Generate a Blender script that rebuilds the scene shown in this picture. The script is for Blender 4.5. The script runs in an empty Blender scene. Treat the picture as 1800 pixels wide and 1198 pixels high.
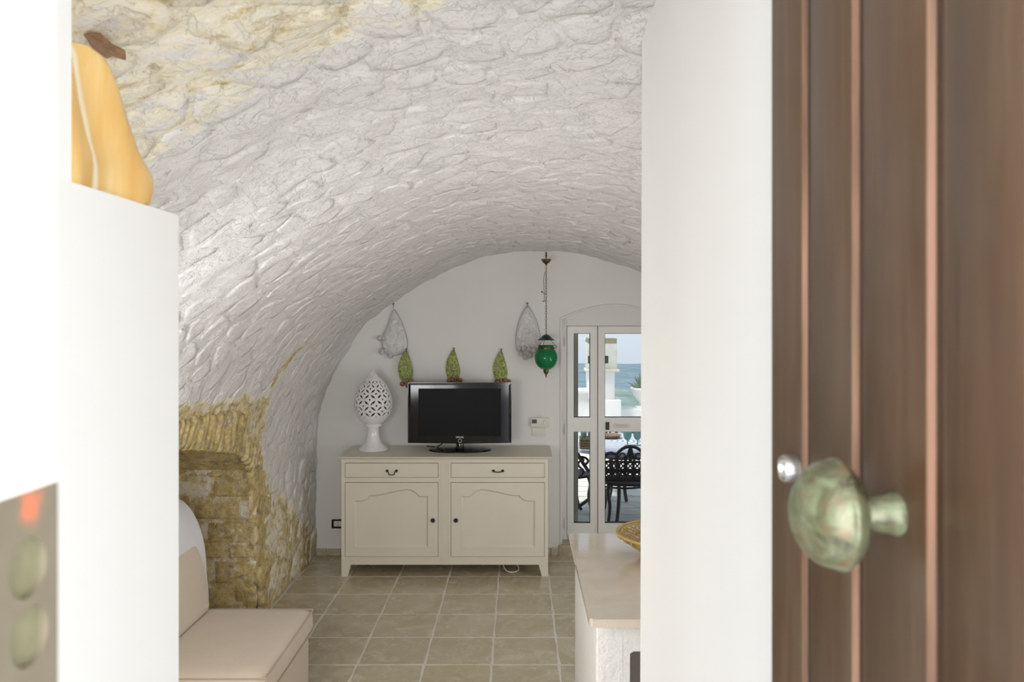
import bpy, bmesh, math, random
import numpy as np
from mathutils import Vector, Matrix, noise
from mathutils.geometry import tessellate_polygon

random.seed(7)
S = bpy.context.scene
COL = S.collection
PI = math.pi

# ------------------------------------------------------------------ camera, world, sun, area lights, exposure
EYE = 2.036            # eye height above the room floor (the entrance is a step up)
FPX = 1370.0           # focal length in pixels of the 1800 px wide frame
cam_d = bpy.data.cameras.new('camera')
cam = bpy.data.objects.new('camera', cam_d)
COL.objects.link(cam)
cam.location = (0, 0, EYE)
cam.rotation_euler = (PI / 2, 0, 0)
cam_d.sensor_width = 36
cam_d.lens = FPX / 1800 * 36
cam_d.shift_x = -12 / 1800
cam_d.shift_y = -34 / 1800
cam_d.clip_start = 0.02
cam_d.clip_end = 9000
cam_d.dof.use_dof = True
cam_d.dof.focus_distance = 5.5
cam_d.dof.aperture_fstop = 9.0
S.camera = cam

S.view_settings.view_transform = 'Standard'
S.view_settings.look = 'None'
S.view_settings.gamma = 1
S.view_settings.use_curve_mapping = False
S.view_settings.exposure = 0.45
S.cycles.max_bounces = 10
S.cycles.diffuse_bounces = 6
S.cycles.transparent_max_bounces = 12
S.cycles.caustics_reflective = False
S.cycles.caustics_refractive = False
S.cycles.sample_clamp_indirect = 6.0

W = bpy.data.worlds.new('sky')
S.world = W
W.use_nodes = True
_t = W.node_tree
_bg = _t.nodes['Background']
_tc = _t.nodes.new('ShaderNodeTexCoord')
_sep = _t.nodes.new('ShaderNodeSeparateXYZ')
_t.links.new(_tc.outputs['Generated'], _sep.inputs[0])
_mr = _t.nodes.new('ShaderNodeMapRange')
_mr.inputs['From Min'].default_value = -0.06
_mr.inputs['From Max'].default_value = 0.6
_t.links.new(_sep.outputs['Z'], _mr.inputs['Value'])
_cr = _t.nodes.new('ShaderNodeValToRGB')
_cr.color_ramp.elements[0].position = 0.0
_cr.color_ramp.elements[0].color = (0.66, 0.76, 0.88, 1)
_cr.color_ramp.elements[1].position = 0.10
_cr.color_ramp.elements[1].color = (0.80, 0.87, 0.95, 1)
_e = _cr.color_ramp.elements.new(1.0)
_e.color = (0.62, 0.74, 0.95, 1)
_t.links.new(_mr.outputs[0], _cr.inputs[0])
_t.links.new(_cr.outputs[0], _bg.inputs['Color'])
_bg.inputs['Strength'].default_value = 1.4


def lamp(name, kind, loc, aim, energy, size=1.0, size_y=None, color=(1, 1, 1)):
    d = bpy.data.lights.new(name, kind)
    o = bpy.data.objects.new(name, d)
    COL.objects.link(o)
    o.location = loc
    o.rotation_euler = (Vector(aim) - Vector(loc)).to_track_quat('-Z', 'Y').to_euler()
    d.energy = energy
    d.color = color
    if kind == 'AREA':
        d.shape = 'RECTANGLE'
        d.size = size
        d.size_y = size_y or size
    else:
        d.angle = size
    return o


lamp('sun', 'SUN', (-3, 1.0, 9), (0, 3, 0), 5.5, math.radians(12), color=(1.0, 0.95, 0.87))
# unseen fill lamps added to brighten the room; the last stands for entrance daylight
lamp('left_fill_light', 'AREA', (-1.32, 2.2, 1.42), (1.1, 6.0, 0.9), 15, 1.0, 0.7, (0.97, 0.985, 1.0))
lamp('front_left_fill_light', 'AREA', (-1.5, 1.55, 1.45), (0.9, 2.3, 1.75), 10, 0.8, 1.0, (0.98, 0.99, 1.0))
lamp('front_right_fill_light', 'AREA', (2.02, 2.5, 1.2), (-1.3, 1.2, 2.2), 17.5, 1.5, 1.1, (0.98, 0.99, 1.0))
lamp('back_right_fill_light', 'AREA', (2.02, 4.9, 1.25), (-1.4, 5.6, 1.4), 18, 1.2, 1.0, (0.98, 0.99, 1.0))
lamp('entrance_daylight', 'AREA', (0.45, -1.5, 1.9), (0.0, 1.0, 2.1), 190, 3.8, 2.4, (1.0, 0.99, 0.98))

# ------------------------------------------------------------------ material helpers


class NT:
    """small wrapper round a material's node tree"""

    def __init__(s, name):
        s.m = bpy.data.materials.new(name)
        s.m.use_nodes = True
        s.t = s.m.node_tree
        s.b = s.t.nodes['Principled BSDF']
        s._co = None

    def n(s, typ, **kw):
        nd = s.t.nodes.new('ShaderNode' + typ)
        for k, v in kw.items():
            if k in nd.inputs:
                s.set(nd.inputs[k], v)
            else:
                setattr(nd, k, v)
        return nd

    def set(s, inp, v):
        if isinstance(v, bpy.types.NodeSocket):
            s.t.links.new(v, inp)
        else:
            if isinstance(v, tuple) and len(v) == 3 and inp.type == 'RGBA':
                v = (*v, 1)
            inp.default_value = v

    def co(s, scale=(1, 1, 1), kind='Object'):
        tc = s.n('TexCoord')
        mp = s.n('Mapping')
        mp.inputs['Scale'].default_value = scale
        s.t.links.new(tc.outputs[kind], mp.inputs['Vector'])
        return mp.outputs[0]

    def pos(s, scale=(1, 1, 1)):
        g = s.n('NewGeometry')
        mp = s.n('Mapping')
        mp.inputs['Scale'].default_value = scale
        s.t.links.new(g.outputs['Position'], mp.inputs['Vector'])
        return mp.outputs[0]

    def noise(s, vec, scale, detail=4, rough=0.55, dist=0.0):
        nd = s.n('TexNoise', Scale=scale, Detail=detail, Roughness=rough, Distortion=dist)
        s.set(nd.inputs['Vector'], vec)
        return nd.outputs['Fac']

    def ramp(s, fac, *stops, interp='LINEAR'):
        r = s.n('ValToRGB')
        r.color_ramp.interpolation = interp
        els = r.color_ramp.elements
        while len(els) < len(stops):
            els.new(0.5)
        for e, (p, c) in zip(els, stops):
            e.position = p
            if isinstance(c, (int, float)):
                c = (c, c, c)
            e.color = (*c, 1)
        s.set(r.inputs[0], fac)
        return r.outputs[0]

    def mix(s, fac, a, b, mode='MIX'):
        m = s.n('Mix', data_type='RGBA', blend_type=mode)
        s.set(m.inputs[0], fac)
        s.set(m.inputs[6], a)
        s.set(m.inputs[7], b)
        return m.outputs[2]

    def math(s, op, a, b=0.0, clamp=False):
        m = s.n('Math', operation=op, use_clamp=clamp)
        s.set(m.inputs[0], a)
        s.set(m.inputs[1], b)
        return m.outputs[0]

    def bump(s, h, strength=0.5, dist=0.01, prev=None):
        b = s.n('Bump')
        b.inputs['Strength'].default_value = strength
        b.inputs['Distance'].default_value = dist
        s.set(b.inputs['Height'], h)
        if prev is not None:
            s.set(b.inputs['Normal'], prev)
        return b.outputs[0]

    def out(s, color=None, rough=None, normal=None, metal=None, **kw):
        if color is not None:
            s.set(s.b.inputs['Base Color'], color)
        if rough is not None:
            s.set(s.b.inputs['Roughness'], rough)
        if metal is not None:
            s.set(s.b.inputs['Metallic'], metal)
        if normal is not None:
            s.set(s.b.inputs['Normal'], normal)
        for k, v in kw.items():
            s.set(s.b.inputs[k.replace('_', ' ')], v)
        return s.m


def plain(name, color, rough=0.5, metal=0.0, var=0.08, scale=30, bump=0.0, bscale=60, **kw):
    t = NT(name)
    v = t.co()
    f = t.noise(v, scale, 3)
    dark = tuple(c * (1 - var) for c in color)
    lite = tuple(min(1, c * (1 + var)) for c in color)
    c = t.mix(f, dark, lite)
    nrm = t.bump(t.noise(v, bscale, 4), bump, 0.004) if bump else None
    return t.out(c, rough, nrm, metal, **kw)


def whitewash(name, seed=0.0):
    """lime-washed rubble; vertex attribute 'bare' tells where the wash is gone and yellow limestone shows"""
    t = NT(name)
    p = t.pos()
    at = t.n('Attribute')
    at.attribute_name = 'bare'
    bare = at.outputs['Fac']
    n1 = t.noise(p, 9, 6, 0.62)
    n2 = t.noise(p, 28, 5, 0.6, 0.6)
    n3 = t.noise(p, 90, 4, 0.6)
    wash = t.mix(n1, (0.695, 0.678, 0.66), (0.81, 0.797, 0.785))
    # small brown flecks where the wash has chipped
    fl = t.ramp(t.noise(p, 46, 3, 0.7, 1.2), (0.715, 0.0), (0.75, 1.0))
    wash = t.mix(t.math('MULTIPLY', fl, 0.7), wash, (0.40, 0.31, 0.22))
    och = t.ramp(t.noise(p, 13, 7, 0.68, 0.8), (0.28, (0.32, 0.225, 0.10)), (0.42, (0.56, 0.42, 0.18)),
                 (0.55, (0.70, 0.55, 0.255)), (0.66, (0.72, 0.62, 0.42)), (0.8, (0.76, 0.70, 0.60)))
    gry = t.ramp(t.noise(p, 21, 6, 0.7), (0.48, 0.0), (0.64, 0.85))
    och = t.mix(gry, och, (0.36, 0.315, 0.235))
    cream = t.mix(n2, (0.80, 0.72, 0.55), (0.88, 0.84, 0.74))
    k = t.math('ADD', bare, t.math('MULTIPLY', t.math('SUBTRACT', t.noise(p, 17, 8, 0.7), 0.5), 1.15))
    f1 = t.ramp(k, (0.30, 0.0), (0.42, 1.0))
    f2 = t.ramp(k, (0.50, 0.0), (0.68, 1.0))
    c = t.mix(f1, wash, cream)
    c = t.mix(f2, c, och)
    fk = t.math('ADD', t.ramp(t.noise(t.pos((1, 0.8, 1)), 10, 6, 0.6, 0.7), (0.47, 0.0), (0.50, 1.0)), t.ramp(t.noise(t.pos((1, 0.75, 1)), 23, 5, 0.6, 0.9), (0.50, 0.0), (0.54, 0.6)))
    h = t.math('ADD', t.math('MULTIPLY', n1, 1.0), t.math('MULTIPLY', n2, 0.5))
    nr = t.bump(t.math('ADD', h, t.math('MULTIPLY', fk, 0.4)), 0.6, 0.02)
    nr = t.bump(t.math('ADD', t.math('MULTIPLY', t.noise(p, 60, 5, 0.65, 1.0), 0.7), t.math('MULTIPLY', n3, 0.3)), 0.5, 0.007, nr)
    return t.out(c, 0.85, nr, Specular_IOR_Level=0.25)


M = {}
M['wash'] = whitewash('limewash_stone')


def plaster_mat(name, c0, c1, bs=0.25, sc=14):
    t = NT(name)
    p = t.pos()
    n = t.noise(p, 3, 4)
    nr = t.bump(t.noise(p, sc, 5, 0.6), bs, 0.02)
    nr = t.bump(t.noise(p, sc * 9, 3, 0.6), bs * 0.5, 0.002, nr)
    return t.out(t.mix(n, c0, c1), 0.8, nr, Specular_IOR_Level=0.25)


M['plaster'] = plaster_mat('white_plaster', (0.735, 0.73, 0.715), (0.785, 0.78, 0.765), 0.12, 5)
M['plaster_rough'] = plaster_mat('rough_white_plaster', (0.80, 0.785, 0.76), (0.86, 0.845, 0.82), 0.7, 30)
M['jamb'] = plaster_mat('jamb_paint', (0.79, 0.79, 0.785), (0.82, 0.82, 0.815), 0.06, 8)
M['jamb_bright'] = plaster_mat('brightened_jamb_paint', (0.87, 0.87, 0.86), (0.89, 0.89, 0.88), 0.05, 8)  # jamb paint made brighter to lift the low light on the entrance walls
M['grout'] = plaster_mat('pale_grout', (0.66, 0.62, 0.55), (0.76, 0.72, 0.65), 0.5, 60)


def floor_stone():
    t = NT('honed_stone_tile')
    p = t.pos()
    oi = t.n('ObjectInfo')
    r = oi.outputs['Random']
    w = t.n('VectorMath', operation='ADD')
    t.set(w.inputs[0], p)
    cmb = t.n('CombineXYZ')
    t.set(cmb.inputs[2], t.math('MULTIPLY', r, 40.0))
    t.set(w.inputs[1], cmb.outputs[0])
    v = w.outputs[0]
    base = t.ramp(t.noise(v, 2.2, 5, 0.6, 0.6), (0.3, (0.42, 0.35, 0.225)), (0.5, (0.48, 0.415, 0.285)), (0.72, (0.55, 0.49, 0.37)))
    base = t.mix(t.math('MULTIPLY', r, 0.45), base, (0.35, 0.30, 0.20))
    veil = t.ramp(t.noise(v, 6.5, 7, 0.66, 1.4), (0.48, 0.0), (0.74, 0.75))
    base = t.mix(veil, base, (0.64, 0.585, 0.48))
    v2 = t.ramp(t.noise(v, 17, 6, 0.7, 2.2), (0.60, 0.0), (0.68, 0.55))
    base = t.mix(v2, base, (0.70, 0.65, 0.55))
    rough = t.ramp(t.noise(v, 8, 4), (0.3, 0.14), (0.7, 0.30))
    nr = t.bump(t.noise(v, 5, 5), 0.22, 0.012)
    nr = t.bump(t.noise(v, 60, 3), 0.1, 0.003, nr)
    return t.out(base, rough, nr, Specular_IOR_Level=0.5)


M['tile'] = floor_stone()
M['cream_paint'] = plain('cream_furniture_paint', (0.70, 0.655, 0.555), 0.42, var=0.04, scale=5, bump=0.08, bscale=40)
M['black_gloss'] = plain('black_gloss_plastic', (0.006, 0.006, 0.007), 0.08, var=0.0)
M['screen'] = plain('dark_screen', (0.008, 0.008, 0.009), 0.42, var=0.0, Specular_IOR_Level=0.1)
M['black_iron'] = plain('black_iron', (0.028, 0.028, 0.03), 0.42, 0.3, bump=0.2)
M['silver_print'] = plain('silver_print', (0.75, 0.75, 0.75), 0.35, 0.2, 0.0)
M['ceramic'] = plain('white_glazed_ceramic', (0.80, 0.785, 0.79), 0.09, var=0.03, scale=4)


def hammered(name, c0, c1, sc=55, rough=0.06):
    t = NT(name)
    v = t.co()
    n = t.noise(v, sc, 3, 0.6, 0.5)
    vo = t.n('TexVoronoi', Scale=sc * 0.9)
    t.set(vo.inputs['Vector'], v)
    nr = t.bump(t.math('ADD', n, vo.outputs['Distance']), 0.8, 0.012)
    return t.out(t.mix(t.ramp(n, (0.35, 0.0), (0.65, 1.0)), c0, c1), rough, nr, Specular_IOR_Level=0.7)


M['white_glaze'] = hammered('hammered_white_glaze', (0.60, 0.59, 0.60), (0.68, 0.67, 0.68), 32)
M['pearl_glaze'] = hammered('pearl_grey_glaze', (0.46, 0.44, 0.42), (0.58, 0.56, 0.54), 30)
M['grey_rim'] = plain('grey_rim_glaze', (0.30, 0.28, 0.28), 0.3)
M['green_glaze'] = hammered('hammered_green_glaze', (0.13, 0.20, 0.02), (0.50, 0.54, 0.20), 70, 0.1)
M['red_glaze'] = hammered('terracotta_glaze', (0.22, 0.075, 0.045), (0.48, 0.24, 0.16), 60, 0.15)
M['brass_dark'] = plain('aged_brass', (0.12, 0.09, 0.045), 0.4, 0.8, 0.3)
M['dark_green_metal'] = plain('dark_green_enamel', (0.008, 0.03, 0.02), 0.25, 0.2)
M['white_plastic'] = plain('ivory_plastic', (0.70, 0.68, 0.62), 0.35, var=0.02)
M['white_pvc'] = plain('white_lacquered_frame', (0.80, 0.80, 0.775), 0.35, var=0.02)
M['lcd'] = plain('grey_display', (0.03, 0.035, 0.03), 0.2)
M['gasket'] = plain('black_gasket', (0.03, 0.03, 0.03), 0.5)
M['shutter'] = plain('grey_green_shutter', (0.74, 0.74, 0.66), 0.5)
M['steel'] = plain('worn_steel', (0.46, 0.44, 0.41), 0.32, 0.9, 0.15)


def green_glass():
    t = NT('green_blown_glass')
    v = t.co()
    nr = t.bump(t.noise(v, 14, 2), 0.1, 0.01)
    return t.out((0.012, 0.30, 0.10), 0.03, nr, Transmission_Weight=0.45, IOR=1.3, Specular_IOR_Level=0.8)


M['green_glass'] = green_glass()


def pane_glass():
    t = NT('tinted_pane')
    tr = t.n('BsdfTransparent', Color=(0.70, 0.705, 0.70))  # grey tint added to dim the outdoors seen through the door
    gl = t.n('BsdfGlossy', Color=(1, 1, 1), Roughness=0.02)
    fr = t.n('Fresnel', IOR=1.25)
    mx = t.n('MixShader')
    t.set(mx.inputs[0], fr.outputs[0])
    t.set(mx.inputs[1], tr.outputs[0])
    t.set(mx.inputs[2], gl.outputs[0])
    t.t.links.new(mx.outputs[0], t.t.nodes['Material Output'].inputs[0])
    return t.m


M['pane'] = pane_glass()


def goblet_glass():
    t = NT('teal_goblet_glass')
    return t.out((0.30, 0.52, 0.50), 0.05, None, Transmission_Weight=0.6, IOR=1.2)


M['goblet'] = goblet_glass()


def fabric(name, c0, c1):
    t = NT(name)
    v = t.co()
    n = t.noise(v, 4, 5, 0.6)
    wv = t.n('TexWave', Scale=160, Distortion=1.5)
    t.set(wv.inputs['Vector'], v)
    nr = t.bump(t.noise(v, 7, 4, 0.5), 0.28, 0.03)
    nr = t.bump(t.math('ADD', t.noise(v, 260, 2), wv.outputs['Fac']), 0.12, 0.002, nr)
    return t.out(t.mix(n, c0, c1), 0.9, nr, Sheen_Weight=0.25, Specular_IOR_Level=0.15)


M['linen'] = fabric('beige_linen_slipcover', (0.57, 0.475, 0.375), (0.63, 0.53, 0.425))
M['white_cloth'] = fabric('white_cotton_cover', (0.66, 0.65, 0.66), (0.74, 0.73, 0.74))


def marble():
    t = NT('cream_marble')
    p = t.pos()
    n = t.noise(p, 5, 6, 0.6, 0.5)
    c = t.ramp(n, (0.3, (0.62, 0.535, 0.435)), (0.55, (0.70, 0.62, 0.525)), (0.75, (0.74, 0.68, 0.60)))
    ps = t.pos((9, 34, 9))
    ch = t.ramp(t.noise(ps, 1.0, 6, 0.7, 1.0), (0.655, 0.0), (0.70, 0.8))
    c = t.mix(ch, c, (0.88, 0.86, 0.82))
    rough = t.ramp(n, (0.3, 0.05), (0.7, 0.11))
    nr = t.bump(t.noise(p, 6, 5), 0.03, 0.006)
    nr = t.bump(ch, 0.25, 0.002, nr)
    return t.out(c, rough, nr, Specular_IOR_Level=0.95)


M['marble'] = marble()


def straw(name, c0, c1):
    t = NT(name)
    v = t.co()
    n = t.noise(v, 70, 4, 0.6)
    return t.out(t.mix(n, c0, c1), 0.6, t.bump(t.noise(v, 200, 3), 0.4, 0.003))


M['straw'] = straw('golden_straw', (0.36, 0.22, 0.07), (0.62, 0.44, 0.17))
M['wicker'] = straw('brown_wicker', (0.10, 0.065, 0.035), (0.26, 0.18, 0.10))


def old_wood():
    t = NT('dark_stained_door_wood')
    v = t.pos((20, 20, 1.3))
    n = t.noise(v, 3.0, 7, 0.62, 0.4)
    p = t.pos()
    big = t.noise(p, 7, 4)
    c = t.ramp(n, (0.25, (0.045, 0.021, 0.009)), (0.5, (0.074, 0.037, 0.0175)), (0.8, (0.112, 0.062, 0.032)))
    dull = t.ramp(big, (0.42, 0.0), (0.68, 0.55))
    c = t.mix(dull, c, (0.082, 0.062, 0.040))
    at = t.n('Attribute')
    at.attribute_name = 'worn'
    c = t.mix(t.math('MULTIPLY', t.math('MAXIMUM', at.outputs['Fac'], 0.0), t.ramp(t.noise(t.pos((60, 60, 2.2)), 1.6, 5, 0.6), (0.36, 0.25), (0.62, 1.0))), c, (0.30, 0.165, 0.105))  # worn edges, with the pale highlight of the lit bevels painted in
    c = t.mix(t.math('MULTIPLY', at.outputs['Fac'], -1.0, True), c, (0.030, 0.015, 0.008))   # shade in the grooves, painted as a dark tone
    # pale specks and knots
    sp = t.ramp(t.noise(p, 55, 2, 0.5), (0.79, 0.0), (0.81, 0.5))
    c = t.mix(sp, c, (0.5, 0.42, 0.33))
    kn = t.ramp(t.noise(t.pos((9, 9, 7)), 1.1, 2, 0.5), (0.74, 0.0), (0.79, 0.8))
    c = t.mix(kn, c, (0.05, 0.04, 0.035))
    nr = t.bump(n, 0.18, 0.004)
    return t.out(c, t.ramp(n, (0.2, 0.30), (0.8, 0.45)), nr, Specular_IOR_Level=0.55)


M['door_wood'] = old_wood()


def verdigris():
    t = NT('verdigris_bronze')
    v = t.co()
    n = t.noise(v, 42, 6, 0.65, 0.8)
    c = t.ramp(n, (0.30, (0.055, 0.048, 0.025)), (0.43, (0.115, 0.115, 0.062)), (0.55, (0.175, 0.20, 0.115)), (0.66, (0.24, 0.27, 0.18)), (0.8, (0.33, 0.26, 0.16)))
    rs = t.ramp(t.noise(v, 65, 4, 0.6), (0.54, 0.0), (0.66, 0.8))
    c = t.mix(rs, c, (0.15, 0.082, 0.038))
    return t.out(c, t.ramp(n, (0.3, 0.25), (0.7, 0.5)), t.bump(n, 0.2, 0.003), 0.25)


M['verdigris'] = verdigris()


def plate_metal():
    t = NT('painted_strike_metal')
    p = t.pos()
    n = t.noise(p, 60, 4)
    c = t.mix(n, (0.19, 0.16, 0.11), (0.25, 0.215, 0.155))
    ds = t.n('VectorMath', operation='DISTANCE')
    t.set(ds.inputs[0], t.pos((0, 1, 1)))
    ds.inputs[1].default_value = (0, 0.3335, EYE - 0.0785)
    d = t.math('ADD', ds.outputs['Value'], t.math('MULTIPLY', t.math('SUBTRACT', t.noise(p, 150, 2), 0.5), 0.012))
    sp = t.ramp(d, (0.0055, 1.0), (0.0085, 0.0))
    c = t.mix(sp, c, (0.62, 0.20, 0.11))
    return t.out(c, 0.5, None, 0.3)


M['plate'] = plate_metal()
M['plate_hole'] = plain('hole_lining', (0.22, 0.21, 0.125), 0.55, 0.2, 0.25, 90)


def alabaster():
    t = NT('yellow_alabaster')
    v = t.pos((5, 3.2, 1.0))
    n = t.noise(v, 5.5, 4, 0.5, 0.6)
    c = t.ramp(n, (0.25, (0.68, 0.37, 0.09)), (0.5, (0.76, 0.49, 0.165)), (0.64, (0.80, 0.58, 0.26)), (0.76, (0.86, 0.71, 0.45)))
    sx = t.n('SeparateXYZ')
    t.set(sx.inputs[0], t.pos())
    ln_ = t.math('ADD', t.math('MULTIPLY', t.math('SUBTRACT', 2.36, sx.outputs['Z']), 0.2), 0.921)
    d = t.math('ABSOLUTE', t.math('SUBTRACT', t.math('SUBTRACT', sx.outputs['Y'], ln_), t.math('MULTIPLY', t.math('SUBTRACT', n, 0.5), 0.02)))
    c = t.mix(t.ramp(d, (0.003, 0.95), (0.012, 0.0)), c, (0.97, 0.91, 0.74))
    return t.out(c, 0.22, t.bump(n, 0.12, 0.01), Subsurface_Weight=0.25, Subsurface_Radius=(0.05, 0.03, 0.01), Specular_IOR_Level=0.6)


M['alabaster'] = alabaster()
M['rust_stone'] = plain('rusty_stone', (0.26, 0.14, 0.075), 0.7, var=0.75, scale=60, bump=0.6, bscale=40)
M['outside_white'] = plain('outdoor_limewash', (0.82, 0.82, 0.80), 0.8, var=0.03, scale=3, bump=0.2, bscale=20)  # plain white limewash for the outdoor masonry
M['old_lime'] = plain('weathered_limewash', (0.66, 0.64, 0.56), 0.85, var=0.25, scale=9, bump=0.4, bscale=30)
M['moss'] = plain('lichen_stone', (0.28, 0.27, 0.17), 0.9, var=0.5, scale=16, bump=0.6)
M['paver'] = plain('grey_terrace_stone', (0.64, 0.63, 0.56), 0.55, var=0.35, scale=7, bump=0.3, bscale=40)
M['paver_joint'] = plain('pale_paving_joint', (0.80, 0.79, 0.76), 0.7)


def land_mat(name, a, b, c, sc):  # distance haze is painted into these land colours
    t = NT(name)
    p = t.pos()
    n = t.noise(p, sc, 8, 0.7)
    col = t.ramp(n, (0.35, a), (0.5, b), (0.66, c))
    return t.out(col, 1.0, None, Specular_IOR_Level=0.0)


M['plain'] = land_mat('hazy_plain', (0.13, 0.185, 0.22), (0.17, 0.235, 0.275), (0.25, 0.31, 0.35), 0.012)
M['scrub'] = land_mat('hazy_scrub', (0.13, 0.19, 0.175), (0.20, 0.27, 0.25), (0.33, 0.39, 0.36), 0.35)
M['agave'] = plain('agave_leaf', (0.17, 0.24, 0.16), 0.5, var=0.3)


def ring_cloth():
    t = NT('ringed_tablecloth')
    v = t.co()
    wv = t.n('TexWave', wave_type='RINGS', rings_direction='Z', Scale=5.6, Distortion=0.0)
    mp = t.n('Mapping')
    mp.inputs['Location'].default_value = (0.14, -0.1, 0)
    tc = t.n('TexCoord')
    t.set(mp.inputs['Vector'], tc.outputs['Object'])
    t.set(wv.inputs['Vector'], mp.outputs[0])
    c = t.ramp(wv.outputs['Fac'], (0.42, (0.24, 0.28, 0.37)), (0.58, (0.66, 0.68, 0.70)))
    return t.out(c, 0.7)


M['ringcloth'] = ring_cloth()

# ------------------------------------------------------------------ mesh helpers


def at(x, y, Y):
    """the point at depth Y that the photograph shows at pixel x, y"""
    return Vector(((x - 912) / FPX * Y, Y, EYE + (565 - y) / FPX * Y))


class MB:
    def __init__(s):
        s.v, s.f = [], []

    def add(s, vs, fs):
        o = len(s.v)
        s.v += [tuple(p) for p in vs]
        s.f += [tuple(i + o for i in f) for f in fs]
        return s

    def box(s, x0, x1, y0, y1, z0, z1, bev=0.0):
        if bev <= 0:
            return s.add([(x0, y0, z0), (x1, y0, z0), (x1, y1, z0), (x0, y1, z0), (x0, y0, z1), (x1, y0, z1), (x1, y1, z1), (x0, y1, z1)],
                         [(0, 3, 2, 1), (4, 5, 6, 7), (0, 1, 5, 4), (1, 2, 6, 5), (2, 3, 7, 6), (3, 0, 4, 7)])
        bm = bmesh.new()
        bmesh.ops.create_cube(bm, size=1)
        for v in bm.verts:
            v.co = ((x0 + x1) / 2 + v.co.x * (x1 - x0), (y0 + y1) / 2 + v.co.y * (y1 - y0), (z0 + z1) / 2 + v.co.z * (z1 - z0))
        bmesh.ops.bevel(bm, geom=list(bm.edges), offset=bev, segments=2, affect='EDGES', profile=0.6)
        s.bm(bm)
        return s

    def bm(s, bm):
        bm.verts.index_update()
        s.add([v.co.copy() for v in bm.verts], [[v.index for v in f.verts] for f in bm.faces])
        bm.free()
        return s

    def lathe(s, prof, n=32, c=(0, 0, 0), axis='Z', cap=True):
        """prof: list of (radius, height) turned about an axis through c"""
        vs, fs = [], []
        for r, h in prof:
            for k in range(n):
                a = 2 * PI * k / n
                if axis == 'Z':
                    p = (c[0] + r * math.cos(a), c[1] + r * math.sin(a), c[2] + h)
                elif axis == 'X':
                    p = (c[0] + h, c[1] + r * math.cos(a), c[2] + r * math.sin(a))
                else:
                    p = (c[0] + r * math.cos(a), c[1] + h, c[2] + r * math.sin(a))
                vs.append(p)
        m = len(prof)
        for i in range(m - 1):
            for k in range(n):
                fs.append((i * n + k, i * n + (k + 1) % n, (i + 1) * n + (k + 1) % n, (i + 1) * n + k))
        if cap:
            fs.append(tuple(range(n))[::-1])
            fs.append(tuple(range((m - 1) * n, m * n)))
        return s.add(vs, fs)

    def tube(s, pts, r, n=8, closed=False):
        pts = [Vector(p) for p in pts]
        rs = r if isinstance(r, (list, tuple)) else [r] * len(pts)
        vs, fs = [], []
        up = None
        L = len(pts)
        for i, p in enumerate(pts):
            a = pts[(i - 1) % L] if closed else pts[max(0, i - 1)]
            b = pts[(i + 1) % L] if closed else pts[min(L - 1, i + 1)]
            d = (b - a).normalized() if (b - a).length > 1e-9 else Vector((0, 0, 1))
            if up is None:
                up = d.orthogonal().normalized()
            up = (up - d * up.dot(d))
            up = up.normalized() if up.length > 1e-6 else d.orthogonal().normalized()
            w = d.cross(up)
            for k in range(n):
                t = 2 * PI * k / n
                vs.append(p + (up * math.cos(t) + w * math.sin(t)) * rs[i])
        for i in range(L if closed else L - 1):
            j = (i + 1) % L
            for k in range(n):
                fs.append((i * n + k, i * n + (k + 1) % n, j * n + (k + 1) % n, j * n + k))
        if not closed:
            fs.append(tuple(range(n))[::-1])
            fs.append(tuple(range((L - 1) * n, L * n)))
        return s.add(vs, fs)

    def sphere(s, c, r, n=14, m=9, sc=(1, 1, 1)):
        vs, fs = [], []
        for i in range(1, m):
            t = PI * i / m
            for k in range(n):
                a = 2 * PI * k / n
                vs.append((c[0] + sc[0] * r * math.sin(t) * math.cos(a), c[1] + sc[1] * r * math.sin(t) * math.sin(a), c[2] + sc[2] * r * math.cos(t)))
        for i in range(m - 2):
            for k in range(n):
                fs.append((i * n + k, (i + 1) * n + k, (i + 1) * n + (k + 1) % n, i * n + (k + 1) % n))
        a, b = len(vs), len(vs) + 1
        vs += [(c[0], c[1], c[2] + sc[2] * r), (c[0], c[1], c[2] - sc[2] * r)]
        for k in range(n):
            fs.append((a, k, (k + 1) % n))
            fs.append((b, (m - 2) * n + (k + 1) % n, (m - 2) * n + k))
        return s.add(vs, fs)

    def prism(s, loop, d0, d1, plane='XZ', holes=()):
        """extrude a 2D loop (with holes) between depths d0 (front) and d1"""
        def P(q, d):
            return (q[0], d, q[1]) if plane == 'XZ' else ((d, q[0], q[1]) if plane == 'YZ' else (q[0], q[1], d))
        loops = [list(loop)] + [list(h) for h in holes]
        flat = [q for l in loops for q in l]
        tri = tessellate_polygon([[Vector((q[0], q[1], 0)) for q in l] for l in loops])
        n = len(flat)
        vs = [P(q, d0) for q in flat] + [P(q, d1) for q in flat]
        fs = [tuple(t) for t in tri] + [tuple(i + n for i in reversed(t)) for t in tri]
        o = 0
        for l in loops:
            for i in range(len(l)):
                a, b = o + i, o + (i + 1) % len(l)
                fs.append((a, b, b + n, a + n))
            o += len(l)
        return s.add(vs, fs)

    def grid(s, P, cu=False, cv=False):
        """P[i][j] points"""
        a, b = len(P), len(P[0])
        vs = [p for row in P for p in row]
        fs = []
        for i in range(a if cu else a - 1):
            for j in range(b if cv else b - 1):
                i2, j2 = (i + 1) % a, (j + 1) % b
                fs.append((i * b + j, i2 * b + j, i2 * b + j2, i * b + j2))
        return s.add(vs, fs)

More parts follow.
